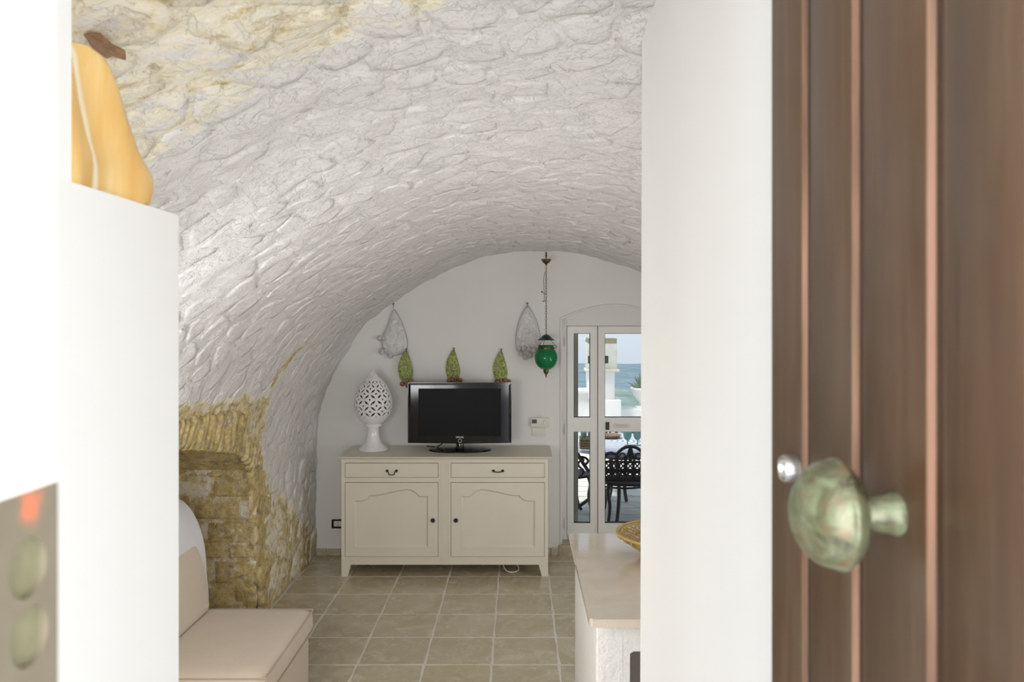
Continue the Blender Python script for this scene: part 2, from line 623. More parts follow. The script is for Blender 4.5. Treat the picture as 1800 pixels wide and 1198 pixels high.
    def build(s, name, mat, parent=None, smooth=True, fix=True, angle=0.6):
        me = bpy.data.meshes.new(name)
        me.from_pydata(s.v, [], s.f)
        if fix:
            bm = bmesh.new()
            bm.from_mesh(me)
            bmesh.ops.recalc_face_normals(bm, faces=bm.faces)
            bm.to_mesh(me)
            bm.free()
        o = bpy.data.objects.new(name, me)
        COL.objects.link(o)
        me.materials.append(mat)
        if smooth:
            me.shade_smooth()
            try:
                me.set_sharp_from_angle(angle=angle)
            except Exception:
                pass
        if parent is not None:
            o.parent = parent
            o.matrix_parent_inverse = parent.matrix_basis.inverted()
        return o


def tag(o, label=None, cat=None, group=None, kind=None):
    if label:
        o['label'] = label
    if cat:
        o['category'] = cat
    if group:
        o['group'] = group
    if kind:
        o['kind'] = kind
    return o


def thing(name, loc, label, cat, group=None, kind=None, rz=0):
    o = bpy.data.objects.new(name, None)
    COL.objects.link(o)
    o.empty_display_size = 0.1
    o.location = loc
    o.rotation_euler = (0, 0, rz)
    return tag(o, label, cat, group, kind)


def copy_tree(o, parent=None):
    c = o.copy()
    COL.objects.link(c)
    if parent is not None:
        c.parent = parent
    for ch in list(o.children):
        copy_tree(ch, c)
    return c


def smooth_path(pts, n=8, closed=False):
    out = []
    L = len(pts)
    V = [Vector(p) for p in pts]
    for i in range(L if closed else L - 1):
        p0 = V[(i - 1) % L] if closed else V[max(0, i - 1)]
        p1, p2 = V[i], V[(i + 1) % L]
        p3 = V[(i + 2) % L] if closed else V[min(L - 1, i + 2)]
        for k in range(n):
            t = k / n
            out.append(0.5 * ((2 * p1) + (p2 - p0) * t + (2 * p0 - 5 * p1 + 4 * p2 - p3) * t * t + (3 * p1 - p0 - 3 * p2 + p3) * t ** 3))
    if not closed:
        out.append(V[-1])
    return out


def smoothstep(a, b, x):
    t = max(0.0, min(1.0, (x - a) / (b - a)))
    return t * t * (3 - 2 * t)


def fbm(p, sc, oct=3):
    r, a = 0.0, 1.0
    q = Vector(p) * sc
    for _ in range(oct):
        r += a * noise.noise(q)
        a *= 0.5
        q = q * 2.03
    return r


# ------------------------------------------------------------------ the setting: barrel vault, walls, floor
Y0, YB = 0.86, 6.80          # inner front of the vault, back wall
LEFT = [(-1.77, 0.0), (-1.775, 0.4), (-1.772, 0.8), (-1.752, 1.06), (-1.718, 1.29), (-1.655, 1.5), (-1.51, 1.78), (-1.31, 2.05),
        (-1.09, 2.215), (-0.87, 2.352), (-0.65, 2.475), (-0.39, 2.58), (-0.13, 2.632), (0.17, 2.647), (0.47, 2.632), (0.77, 2.565), (1.06, 2.47)]
RIGHT = [(0.34 - x, h) for x, h in reversed(LEFT[:10])]
prof = smooth_path([(x, h, 0) for x, h in LEFT + RIGHT], 10)
_len = [0.0]
for a, b in zip(prof, prof[1:]):
    _len.append(_len[-1] + (b - a).length)
ARC = _len[-1]
_px = [p.x for p in prof]
_ph = [p.y for p in prof]


def arc(s):
    """arc length -> X, H and the inward normal of the vault"""
    s = max(0.0, min(ARC, s))
    x, h = float(np.interp(s, _len, _px)), float(np.interp(s, _len, _ph))
    e = 0.02
    x1, h1 = float(np.interp(s - e, _len, _px)), float(np.interp(s - e, _len, _ph))
    x2, h2 = float(np.interp(s + e, _len, _px)), float(np.interp(s + e, _len, _ph))
    d = math.hypot(x2 - x1, h2 - h1)
    return x, h, (h2 - h1) / d, -(x2 - x1) / d


def niche_edge(h):
    """depth Y where the niche opening in the left wall ends, at height h (None above its crown)"""
    pts = [(0.0, 5.30), (0.3, 5.25), (0.54, 5.19), (0.82, 5.15), (1.02, 5.08), (1.16, 4.95), (1.245, 4.75), (1.31, 4.40), (1.38, 4.05), (1.425, 3.75), (1.50, 3.20)]
    if h >= 1.50:
        return None
    return float(np.interp(h, [p[0] for p in pts], [p[1] for p in pts]))


def in_niche(Y, h, grow=0.0):
    e = niche_edge(h)
    if e is None:
        return False
    return 2.9 - grow < Y < e + grow


def bare_at(x, Y, h):
    """how much of the lime wash is missing at a point of the vault or wall"""
    b = 0.0
    n = fbm((x, Y, h), 3.0, 3)
    if h > 1.9:                                            # cream unwashed stones at the entrance end
        yb = 1.72 if x < -0.45 else float(np.interp(x, [-0.45, -0.2, 0.1], [1.72, 1.58, 1.15]))
        b = 0.47 * (1 - smooth_step_(yb - 0.12, yb + 0.07, Y + n * 0.12))
    elif x < -1.0:
        if h >= 1.05:                                      # ring of voussoirs over the niche
            top = float(np.interp(Y, [3.0, 3.75, 4.3, 4.8, 4.95, 5.15, 5.22, 5.3], [1.72, 1.645, 1.61, 1.59, 1.585, 1.55, 1.42, 1.2]))
            b = 0.62 * (1 - smooth_step_(top - 0.03, top + 0.03, h + n * 0.05))
            b *= 1 - smooth_step_(5.14, 5.24, Y + n * 0.06 - max(0, 1.5 - h) * 0.45)
        else:
            lim = float(np.interp(h, [0.0, 0.3, 0.6, 0.8, 1.05], [7.2, 6.8, 6.25, 5.82, 5.5]))
            b = 0.85 * (1 - smooth_step_(lim - 0.3, lim + 0.1, Y + n * 0.25))
            b = max(b, 0.46 * (1 - smooth_step_(0.35, 0.75, h + n * 0.3)))
            b *= 0.72 if Y > 5.45 else 1.0
        # the streak above the arch
        d = math.hypot((Y - 5.12 - (h - 1.75) * 0.6) / 0.09, (h - 1.74) / 0.17)
        b = max(b, 0.62 * (1 - smooth_step_(0.6, 1.1, d + n * 0.5)))
    return b


smooth_step_ = smoothstep


def set_attr(me, name, vals):
    a = me.attributes.new(name, 'FLOAT', 'POINT')
    a.data.foreach_set('value', np.asarray(vals, dtype=np.float32))


S_SPLIT = 1.56                                             # arc length where the wall ends and the vault begins


def rough(x, Y, h):
    return 0.017 * fbm((x, Y * 0.8, h), 2.6, 3) + 0.009 * fbm((x + 7, Y, h), 11, 3)


def vault_sheet(name, s0, s1, y0, y1, ds, skip=None):
    ns = max(2, int((s1 - s0) / ds) + 1)
    ny = max(2, int((y1 - y0) / ds) + 1)
    vs, bare = [], []
    for i in range(ns):
        s = s0 + (s1 - s0) * i / (ns - 1)
        x, h, nx, nh = arc(s)
        for j in range(ny):
            Y = y0 + (y1 - y0) * j / (ny - 1)
            d = rough(x, Y, h)
            vs.append((x + nx * d, Y, max(-0.01, h + nh * d)))
            bare.append(bare_at(x, Y, h))
    fs = []
    for i in range(ns - 1):
        for j in range(ny - 1):
            q = (i * ny + j, i * ny + j + 1, (i + 1) * ny + j + 1, (i + 1) * ny + j)
            if skip:
                cy = sum(vs[k][1] for k in q) / 4
                ch = sum(vs[k][2] for k in q) / 4
                if skip(cy, ch):
                    continue
            fs.append(q)
    mb = MB()
    mb.v, mb.f = vs, fs
    o = mb.build(name, M['wash'], None, True, False, 3.0)
    set_attr(o.data, 'bare', bare)
    return o


ceiling = tag(vault_sheet('ceiling', S_SPLIT, ARC - S_SPLIT, Y0, YB + 0.02, 0.021), 'lime-washed rubble barrel vault over the whole room', 'ceiling', kind='structure')
wall_left = tag(vault_sheet('wall_left', 0.0, S_SPLIT, Y0, YB + 0.02, 0.021, lambda Y, h: in_niche(Y, h)),
                'lime-washed stone wall with bare yellow stone around an arched niche', 'wall', kind='structure')
wall_right = tag(vault_sheet('wall_right', ARC - S_SPLIT, ARC, Y0, YB + 0.02, 0.06), 'lime-washed wall on the hidden right side', 'wall', kind='structure')


def clip_cell(seed, others, box):
    """Voronoi cell of seed in 2D by half-plane clipping"""
    poly = [(box[0], box[2]), (box[1], box[2]), (box[1], box[3]), (box[0], box[3])]
    for o in others:
        mx, my = (seed[0] + o[0]) / 2, (seed[1] + o[1]) / 2
        dx, dy = o[0] - seed[0], o[1] - seed[1]
        out = []
        L = len(poly)
        for i in range(L):
            a, b = poly[i], poly[(i + 1) % L]
            da = (a[0] - mx) * dx + (a[1] - my) * dy
            db = (b[0] - mx) * dx + (b[1] - my) * dy
            if da <= 0:
                out.append(a)
            if (da < 0) != (db < 0) and abs(da - db) > 1e-12:
                t = da / (da - db)
                out.append((a[0] + (b[0] - a[0]) * t, a[1] + (b[1] - a[1]) * t))
        poly = out
        if len(poly) < 3:
            return []
    return poly


def round_loop(poly, n=11, cut=0.13):
    """soften a cell's corners: resample a corner-cut loop to n points"""
    pts = []
    L = len(poly)
    for i in range(L):
        a, b, c = poly[i - 1], poly[i], poly[(i + 1) % L]
        pts.append((b[0] + (a[0] - b[0]) * cut, b[1] + (a[1] - b[1]) * cut))
        pts.append((b[0] + (c[0] - b[0]) * cut, b[1] + (c[1] - b[1]) * cut))
    d = [0.0]
    for i in range(len(pts)):
        q = pts[(i + 1) % len(pts)]
        d.append(d[-1] + math.hypot(q[0] - pts[i][0], q[1] - pts[i][1]))
    xs = [p[0] for p in pts] + [pts[0][0]]
    ys = [p[1] for p in pts] + [pts[0][1]]
    return [(float(np.interp(d[-1] * k / n, d, xs)), float(np.interp(d[-1] * k / n, d, ys))) for k in range(n)]


def stone_geo(loop, place, lift, tilt, rnd):
    """rings of a stone lying on a surface; place(u, v, d) -> point at height d over the surface"""
    n = len(loop)
    cx = sum(p[0] for p in loop) / n
    cy = sum(p[1] for p in loop) / n
    vs, fs = [], []
    for sc, d in ((1.0, -0.010), (0.93, lift * 0.6), (0.66, lift)):
        for (u, v) in loop:
            q = (cx + (u - cx) * sc, cy + (v - cy) * sc)
            dd = d
            if d > 0:
                dd += tilt[0] * (q[0] - cx) + tilt[1] * (q[1] - cy) + rnd.uniform(-0.25, 0.25) * lift
            vs.append(place(q[0], q[1], dd))
    vs.append(place(cx, cy, lift * 1.05))
    for r in range(2):
        for k in range(n):
            fs.append((r * n + k, r * n + (k + 1) % n, (r + 1) * n + (k + 1) % n, (r + 1) * n + k))
    for k in range(n):
        fs.append((2 * n + k, 2 * n + (k + 1) % n, 3 * n))
    return vs, fs


def place_vault(s, Y, d):
    x, h, nx, nh = arc(s)
    d += rough(x, Y, h)
    return (x + nx * d, Y, h + nh * d)


def vault_stones():
    rnd = random.Random(11)
    cells = []
    du = 0.128
    rows = int((ARC - 0.9) / du)
    seeds = {}
    for i in range(rows):
        off = rnd.random()
        w = rnd.uniform(0.15, 0.29)
        m = int((YB - Y0) / w) + 1
        for j in range(m):
            seeds.setdefault(i, []).append(((i + 0.5 + rnd.uniform(-.36, .36)) * du, Y0 + (j + off * 0.8 + rnd.uniform(-.34, .34)) * w))
    for i in range(rows):
        for sd in seeds[i]:
            near = [o for k in range(i - 2, i + 3) for o in seeds.get(k, []) if o is not sd and abs(o[1] - sd[1]) < 0.7]
            poly = clip_cell(sd, near, (max(0.0, sd[0] - 0.2), sd[0] + 0.2, max(Y0, sd[1] - 0.3), min(YB - 0.005, sd[1] + 0.3)))
            if len(poly) < 3:
                continue
            gap = rnd.uniform(0.90, 0.97)
            cx = sum(p[0] for p in poly) / len(poly)
            cy = sum(p[1] for p in poly) / len(poly)
            area = abs(sum(poly[k - 1][0] * poly[k][1] - poly[k][0] * poly[k - 1][1] for k in range(len(poly)))) / 2
            if area < 0.004:
                continue
            poly = [(cx + (u - cx) * gap, cy + (v - cy) * gap) for u, v in poly]
            x, h, nx, nh = arc(cx)
            if h < 1.9 and x < 0 and in_niche(cy, h, 0.06):
                continue
            if x < 0 and 1.05 < h < 1.75 and 3.0 < cy < 5.3 and bare_at(x, cy, h) > 0.5:
                continue                                     # the voussoirs are set there one by one
            vis = 0.0
            px, py = 912 + x / cy * FPX, 565 - (h - EYE) / cy * FPX
            if 120 < px < 1130 and -60 < py < 1100 and not (px < 317 and py > 370):
                vd = Vector((x, cy, h - EYE))
                cosv = abs(vd.normalized().dot(Vector((nx, 0, nh))))
                vis = area * cosv / vd.length_squared
            loop = round_loop(poly)
            lift = rnd.choice((-0.002, 0.0002, 0.0006, 0.0012, 0.002, 0.0032))
            if cy < 1.75 and h > 2:
                lift = abs(lift) + 0.0025
            if h < 0.9:
                lift += 0.005
            g = stone_geo(loop, place_vault, lift, (rnd.uniform(-.06, .06), rnd.uniform(-.05, .05)), rnd)
            wall = cx < S_SPLIT
            if cx > ARC - S_SPLIT:
                continue
            cells.append((vis, wall, g))
    return cells


def stone_object(name, g, parent, mat, bare=None, boost=0.0):
    mb = MB()
    mb.v, mb.f = list(g[0]), list(g[1])
    o = mb.build(name, mat, parent, True, False, 3.0)
    set_attr(o.data, 'bare', [min(1.0, (bare_at(*p) if bare is None else bare) + boost) for p in mb.v])
    return o


def spread(cells, parent, limit):
    cells.sort(key=lambda c: -c[0])
    rest = MB()
    for k, (vis, wall, g) in enumerate(cells):
        if k < limit and vis > 0:
            stone_object('stone', g, parent, M['wash'], None, random.uniform(-0.12, 0.16) if bare_at(*g[0][-1]) > 0.1 else 0.0)
        else:
            rest.add(g[0], g[1])
    if rest.v:
        o = rest.build('small_stones', M['wash'], parent, True, False, 3.0)
        set_attr(o.data, 'bare', [bare_at(*p) for p in rest.v])
        o['kind'] = 'stuff'


_cells = vault_stones()
spread([c for c in _cells if not c[1]], ceiling, 298)
spread([c for c in _cells if c[1]], wall_left, 200)

# the rusty broken stone in the vault just above the alabaster lamp
_rs = MB()
_c = at(182, 80, 1.20)
_bm = bmesh.new()
bmesh.ops.create_icosphere(_bm, subdivisions=2, radius=1.0)
for v in _bm.verts:
    k = 1 + 0.6 * noise.noise(v.co * 1.9 + Vector((3, 1, 7)))
    v.co = Vector((_c.x + v.co.x * 0.028 * k, _c.y + v.co.y * 0.03 * k, _c.z + v.co.z * 0.013 * k - v.co.x * 0.013))
_rs.bm(_bm)
_o = _rs.build('stone', M['rust_stone'], ceiling, False)
_o['label'] = 'rust-brown broken stone'

# --- niche in the left wall: lining, its far jamb in courses, arch ring
NJ = 5.20                                                   # far jamb plane


def niche_lining():
    mb = MB()
    hs = [0, 0.3, 0.54, 0.82, 1.02, 1.16, 1.245, 1.31, 1.38, 1.425, 1.495]
    far = [(niche_edge(h), h) for h in hs]
    near = [(2.9, 1.495), (2.9, 0.75), (2.9, 0.0)]
    loop = [(NJ + 0.02 if h < 1.1 else y + 0.05, h + (0.05 if h > 1.1 else 0)) for y, h in far] + [(y - 0.05, h + (0.05 if h > 1.1 else 0)) for y, h in near]
    P = []
    for x in np.linspace(-1.76, -2.50, 9):
        P.append([(x, y, h) for y, h in loop])
    mb.grid(P)
    b = len(mb.v)
    mb.v += P[-1]
    mb.f.append(tuple(range(b, b + len(loop))))
    o = mb.build('niche_lining', M['wash'], wall_left, True, True)
    set_attr(o.data, 'bare', [0.75] * len(o.data.vertices))


niche_lining()


def jamb_stones():
    rnd = random.Random(5)
    h = 0.0
    courses = [0.13, 0.15, 0.17, 0.10, 0.16, 0.15, 0.13, 0.12, 0.05, 0.055, 0.05, 0.06]
    for ci, dh in enumerate(courses):
        x = -1.745 - (0.0 if h < 0.9 else 0.04 * (h - 0.9) / 0.3)
        first = True
        while x > -2.48:
            w = rnd.uniform(0.20, 0.36) if ci < 8 else rnd.uniform(0.4, 0.7)
            if first and ci % 2:
                w *= 0.6
            x1 = x
            x0 = max(-2.5, x - w)
            x = x0
            first = False
            g = 0.010 if ci < 8 else 0.005
            loop = [(x0 + g, h + g), ((x0 + x1) / 2, h + g * rnd.uniform(0.4, 1.4)), (x1 - g * 0.6, h + g), (x1 - g * 0.3 + rnd.uniform(-.012, .008), h + dh / 2),
                    (x1 - g, h + dh - g), ((x0 + x1) / 2, h + dh - g * rnd.uniform(0.4, 1.5)), (x0 + g, h + dh - g), (x0 + g * rnd.uniform(0.4, 1.2), h + dh / 2)]
            step = (h - 0.95) * 0.10 if ci >= 8 else 0.0
            G = stone_geo(loop, lambda u, v, d: (u, NJ - d - step + 0.006 * noise.noise(Vector((u * 14, v * 14, 3.0))), v),
                          rnd.uniform(0.006, 0.014) if ci < 8 else 0.012, (rnd.uniform(-.06, .06), rnd.uniform(-.1, .1)), rnd)
            stone_object('stone', G, wall_left, M['wash'], rnd.choice([0.95, 0.9, 0.8, 0.7, 0.62, 0.5]) if ci < 8 else 1.0)
        h += dh


jamb_stones()
_jm = MB()
_P = []
for _i in range(25):
    _z = 1.16 * _i / 24
    _P.append([(-2.5 + 0.735 * _j / 24, NJ - 0.004 + 0.006 * noise.noise(Vector((_j * .5, _z * 14, 2))) - max(0, _z - 0.95) * 0.10, _z) for _j in range(25)])
_jm.grid(_P)
_o = _jm.build('jamb_mortar', M['wash'], wall_left, True, False, 3.0)
set_attr(_o.data, 'bare', [0.66 + 0.25 * noise.noise(Vector(v) * 6) for v in _jm.v])


def ring_stones():
    """voussoirs over the niche and the quoins down its far edge"""
    rnd = random.Random(9)
    path = smooth_path([(3.1, 1.51, 0), (3.4, 1.475, 0), (3.75, 1.425, 0), (4.05, 1.38, 0), (4.4, 1.31, 0), (4.75, 1.24, 0), (4.95, 1.15, 0), (5.07, 1.03, 0), (5.15, 0.84, 0), (5.19, 0.56, 0), (5.26, 0.3, 0), (5.33, 0.0, 0)], 12)
    L = [0.0]
    for a, b in zip(path, path[1:]):
        L.append(L[-1] + (b - a).length)

    def on(t):
        y = float(np.interp(t, L, [p.x for p in path]))
        h = float(np.interp(t, L, [p.y for p in path]))
        return y, h

    def place(y, h, d):
        x = float(np.interp(h, [p.y for p in prof[:60]], [p.x for p in prof[:60]]))
        return (x + d + 0.004, y, h)

    t = 0.05
    while t < L[-1] - 0.05:
        y, h = on(t)
        arch = h > 1.1
        w = rnd.uniform(0.055, 0.085) if arch else rnd.uniform(0.11, 0.19)
        t2 = min(L[-1], t + w)
        a, b = on(t), on(t2)
        if arch:
            top = float(np.interp(y, [3.0, 3.75, 4.3, 4.8, 4.95, 5.1, 5.2], [1.70, 1.625, 1.59, 1.57, 1.54, 1.46, 1.36]))
            hgt = max(0.10, top - h) * rnd.uniform(0.85, 1.0)
            lean = -0.42
            nrm = Vector((lean, 1.0))
            if y > 4.85:
                nrm = Vector((0.35, 0.94))
                hgt = 0.17 * rnd.uniform(0.8, 1.1)
        else:
            nrm = Vector((1.0, 0.12))
            hgt = rnd.uniform(0.12, 0.24)
        nrm.normalize()
        e = 0.010 if arch else 0.012
        p = Vector(a)
        q = Vector(b)
        u = (q - p).normalized()
        base0, base1 = p + u * e - nrm * 0.012, q - u * e - nrm * 0.012
        c0, c1 = base0 + nrm * hgt, base1 + nrm * hgt
        mid = lambda m, n, k: m.lerp(n, k) + Vector((rnd.uniform(-.006, .006), rnd.uniform(-.006, .006)))
        loop = [tuple(base0), tuple(mid(base0, base1, .5)), tuple(base1), tuple(mid(base1, c1, .5)), tuple(c1), tuple(mid(c1, c0, .5)), tuple(c0), tuple(mid(c0, base0, .5))]
        G = stone_geo(loop, place, rnd.uniform(0.014, 0.032), (rnd.uniform(-.1, .1), rnd.uniform(-.1, .1)), rnd)
        stone_object('stone', G, wall_left, M['wash'], rnd.uniform(0.72, 1.0))
        t = t2


ring_stones()

# --- back wall with the arched door opening
OPL, OPR, SILL = 0.367, 1.305, 0.0
door_arch = [(OPL + (OPR - OPL) * k / 14, 2.065 + 0.115 * math.sin(PI * k / 14) ** 0.9) for k in range(15)]
_loop = [(p.x * 1.0 - (0.03 if p.x < 0.17 else -0.03), max(-0.05, p.y + 0.03)) for p in prof[::3]]
_loop[0] = (_loop[0][0], -0.05)
_loop[-1] = (_loop[-1][0], -0.05)
_loop = _loop + [(OPR, -0.05), (OPR, 2.065)] + list(reversed(door_arch))[1:-1] + [(OPL, 2.065), (OPL, -0.05)]
wall_back = tag(MB().prism(_loop, YB, YB + 0.25).build('wall_back', M['plaster'], None, False), 'smooth white plaster end wall under the vault arch', 'wall', kind='structure')
# raised plaster bead round the door arch
_bead = [(OPL, YB, 0.1 + 0.16 * k) for k in range(13)] + [(x, YB, h) for x, h in door_arch] + [(OPR, YB, 1.95 - 0.16 * k) for k in range(12)]
MB().tube(_bead, 0.011, 8).build('plaster_bead', M['plaster'], wall_back)
# panel that closes the arch head over the door frame
_head = list(door_arch) + [(OPR, 2.0), (OPL, 2.0)]
MB().prism(_head, 6.96, 7.04).build('arch_head', M['plaster'], wall_back, False)
# stone sill under the glass door
sill = MB()
sill.box(0.345, 1.33, 6.775, 7.30, -0.02, 0.092, 0.012)
tag(sill.build('trim_1', M['tile'], None), 'stone sill step under the glass door', 'sill', kind='structure')

# skirting of small stone pieces
base = thing('baseboard_back', (0, YB, 0), 'row of small stone skirting tiles at the foot of the end wall', 'baseboard', kind='structure')
x = -1.77
_rb = random.Random(3)
while x < 0.33:
    w = _rb.uniform(0.09, 0.14)
    x1 = min(x + w, 0.335)
    MB().box(x + 0.004, x1 - 0.004, YB - 0.018 - _rb.uniform(0, .004), YB + 0.01, 0.0, 0.062 + _rb.uniform(-.006, .006), 0.004).build('tile', M['tile'], base)
    x = x1

# --- front of the room: entrance reveals, low wall with ledge, outer shell
wf = MB()
wf.box(-0.78, -0.50, 0.358, 1.15, -0.3, 2.194, 0.006)
tag(wf.build('wall_1', M['jamb_bright'], None), 'low white entrance wall with a ledge carrying the alabaster lamp', 'wall', kind='structure')
wf = MB()
wf.box(-0.80, -0.501, 0.357, 0.873, 2.19, 2.72)
wf.box(-2.6, -0.78, 0.357, 0.90, -0.3, 2.72)
tag(wf.build('wall_2', M['jamb_bright'], None, False), 'tall white entrance wall rising beside the ledge', 'wall', kind='structure')
wr = MB()
wr.add([(0.252, 0.748, -0.3), (0.2565, 1.672, -0.3), (2.4, 1.672, -0.3), (2.4, 0.748, -0.3), (0.253, 0.748, 2.74), (0.2645, 1.672, 2.74), (2.4, 1.672, 2.74), (2.4, 0.748, 2.74)],
       [(0, 3, 2, 1), (4, 5, 6, 7), (0, 1, 5, 4), (1, 2, 6, 5), (2, 3, 7, 6), (3, 0, 4, 7)])
tag(wr.build('wall_front', M['jamb'], None, False), 'white reveal beside the dark wooden door', 'wall', kind='structure')
wl = MB()
wl.box(-0.8, 0.6, 0.30, 0.86, 2.52, 2.75)
tag(wl.build('trim_2', M['jamb'], None, False), 'white lintel over the entrance', 'lintel', kind='structure')
sh = MB()
sh.box(-2.9, 2.6, -1.1, 7.04, 2.74, 2.95)  # slab carried out past the entrance, an added overhang that blocks sun
sh.box(-2.9, -2.62, 0.36, 7.04, -0.3, 2.74)
sh.box(2.22, 2.6, 0.30, 7.04, -0.3, 2.74)
sh.box(-2.9, -1.85, 6.84, 7.04, -0.3, 2.74)
sh.box(-1.9, 2.3, 6.84, 7.04, 2.66, 2.75)
tag(sh.build('roof', M['outside_white'], None, False), 'outer white masonry shell of the house with an added sun-blocking overhang', 'roof', kind='structure')

# --- floor: grout bed with stone tiles laid one by one
fl = MB()
fl.box(-2.6, 2.3, 0.30, 6.9, -0.06, -0.0022)
floor = tag(fl.build('floor', M['grout'], None, False), 'floor of worn beige stone tiles with pale joints', 'floor', kind='structure')


def tile_mesh(seed):
    rnd = random.Random(seed)
    hs = 0.1945
    loop = []
    for side in range(4):
        for k in range(4):
            t = -hs + 2 * hs * (k / 4)
            if k == 0:
                t += 0.006
            w = rnd.uniform(-0.0035, 0.002)
            p = [(t, -hs + -w), (hs + w, t), (-t, hs + w), (-hs - w, -t)][side]
            loop.append(p)
    n = len(loop)
    vs = []
    for sc, z in ((1.0, -0.02), (1.0, -0.0018), (0.985, 0.0)):
        vs += [(x * sc, y * sc, z + (rnd.uniform(-.0006, .0006) if z == 0 else 0)) for x, y in loop]
    fs = []
    for r in range(2):
        for k in range(n):
            fs.append((r * n + k, r * n + (k + 1) % n, (r + 1) * n + (k + 1) % n, (r + 1) * n + k))
    fs.append(tuple(range(2 * n, 3 * n)))
    me = bpy.data.meshes.new('tile')
    me.from_pydata(vs, [], fs)
    me.materials.append(M['tile'])
    return me


_tm = [tile_mesh(s) for s in range(8)]
_rt = random.Random(21)
for j in range(-15, 3):
    for i in range(-6, 5):
        cx, cy = 0.04 + 0.4 * i, 6.03 + 0.4 * j
        if cy < 0.9 or cy > 6.9 or cx < -1.95 or cx > 2.15:
            continue
        o = bpy.data.objects.new('tile', _rt.choice(_tm))
        COL.objects.link(o)
        o.parent = floor
        o.location = (cx, cy, _rt.uniform(-.001, .0006))
        o.rotation_euler = (_rt.uniform(-.0015, .0015), _rt.uniform(-.0015, .0015), _rt.choice((0, PI / 2, PI, -PI / 2)) + _rt.uniform(-.004, .004))

# ------------------------------------------------------------------ entrance door (wooden, open) and the left door frame
DX = 0.237
door = thing('door_1', (DX, 0.733, 0), 'dark wooden plank door standing open with a green bronze knob', 'door', kind='structure')
edges = [0.733, 0.6455, 0.5475, 0.446, 0.357, 0.262]


def plank(y1, y0):
    g = 0.0075
    loop = [(DX + 0.045, y1), (DX + 0.0037, y1), (DX + 0.0037, y1 - 0.003), (DX + 0.0007, y1 - 0.0112), (DX, y1 - 0.0135)]
    if y1 == edges[0]:
        loop = [(DX + 0.045, y1), (DX + 0.003, y1), (DX, y1 - 0.003)]
    loop += [(DX, y0 + 0.0068), (DX + 0.0006, y0 + 0.0056), (DX + 0.0032, y0 + 0.0036), (DX + 0.0037, y0 + 0.0026), (DX + 0.0037, y0), (DX + 0.045, y0)]
    mb = MB()
    mb.prism(loop, 0.02, 2.60, 'XY')
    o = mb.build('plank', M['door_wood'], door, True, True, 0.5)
    # edge wear, painted highlight and groove shade only on the bevels: faces are split so the flat keeps its own value
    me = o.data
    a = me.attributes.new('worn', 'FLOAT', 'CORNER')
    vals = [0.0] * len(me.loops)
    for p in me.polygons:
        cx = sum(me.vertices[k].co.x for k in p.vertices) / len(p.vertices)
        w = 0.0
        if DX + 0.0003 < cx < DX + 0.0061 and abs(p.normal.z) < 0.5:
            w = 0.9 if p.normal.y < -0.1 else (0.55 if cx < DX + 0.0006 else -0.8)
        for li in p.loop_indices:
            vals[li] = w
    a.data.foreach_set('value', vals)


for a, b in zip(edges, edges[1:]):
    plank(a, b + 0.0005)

kc = (DX, 0.4885, EYE - 0.1205)
kprof = [(0.0, 0.0), (0.0135, 0.0), (0.0138, -0.002), (0.0128, -0.0045), (0.0118, -0.007), (0.0115, -0.011), (0.0105, -0.015), (0.0088, -0.019), (0.0085, -0.022), (0.0115, -0.0240),
         (0.0200, -0.0255), (0.0270, -0.0285), (0.0315, -0.0325), (0.0330, -0.0348), (0.0345, -0.0362), (0.0349, -0.0380), (0.0345, -0.0396), (0.0334, -0.0402)]
for _k in range(1, 11):
    _a = PI / 2 * _k / 10
    kprof.append((0.0334 * math.cos(_a), -0.0402 - 0.0255 * math.sin(_a)))
o = MB().lathe(kprof, 48, kc, 'X', False).build('door_knob', M['verdigris'], door, True, True, 1.2)
o['label'] = 'round verdigris bronze knob'
lc = (DX, 0.6665, EYE - 0.1255)
ring = MB()
ring.lathe([(0.0065, 0.001), (0.0118, 0.001), (0.0122, -0.004), (0.0118, -0.010), (0.0105, -0.0125), (0.0088, -0.012), (0.0075, -0.009), (0.0065, -0.002)], 28, lc, 'X', False)
ring.lathe([(0.0, -0.003), (0.0068, -0.003), (0.0068, 0.0), (0.0, 0.0)], 20, lc, 'X', False)
o = ring.build('lock_collar', M['steel'], door)
o['label'] = 'small steel lock collar'

fr = thing('trim_3', (-0.23, 0.30, 0), 'white entrance frame at the left with a metal strike plate', 'door frame', kind='structure')
MB().box(-0.50, -0.2125, 0.12, 0.357, -0.3, 2.72).build('frame_post', plain('frame_paint', (0.72, 0.715, 0.70), 0.5, var=0.01), fr, False)
PYN, PYF = 0.20, 0.3525
ph_top = EYE - (845 - 565) / FPX * 0.3525


def circ(cy, cz, r, n=28):
    return [(cy + r * math.cos(2 * PI * k / n), cz + r * math.sin(2 * PI * k / n)) for k in range(n)]


h1 = (0.3315, EYE - (998 - 565) / FPX * 0.3315)
h2 = (0.3325, EYE - (1118 - 565) / FPX * 0.3325)
holes = [circ(h1[0], h1[1], 0.0128), circ(h2[0], h2[1], 0.0128)]
sp = MB()
sp.prism([(PYN, ph_top - 0.3), (PYF, ph_top - 0.3), (PYF, ph_top), (PYN, ph_top)], -0.2085, -0.2122, 'YZ', holes)
pl = sp.build('strike_plate', M['plate'], fr, False)
pl['label'] = 'grey metal strike plate with a red paint spot'
for c in (h1, h2):
    cup = MB()
    cup.lathe([(0.0129, -0.0005), (0.0129, -0.0034), (0.0, -0.0035)], 28, (-0.2085, c[0], c[1]), 'X', False)
    cup.build('bolt_hole', M['plate_hole'], pl)
MB().box(-0.2125, -0.2085, PYN, PYF, ph_top, ph_top + 0.004).build('shim', M['white_plastic'], fr, False)

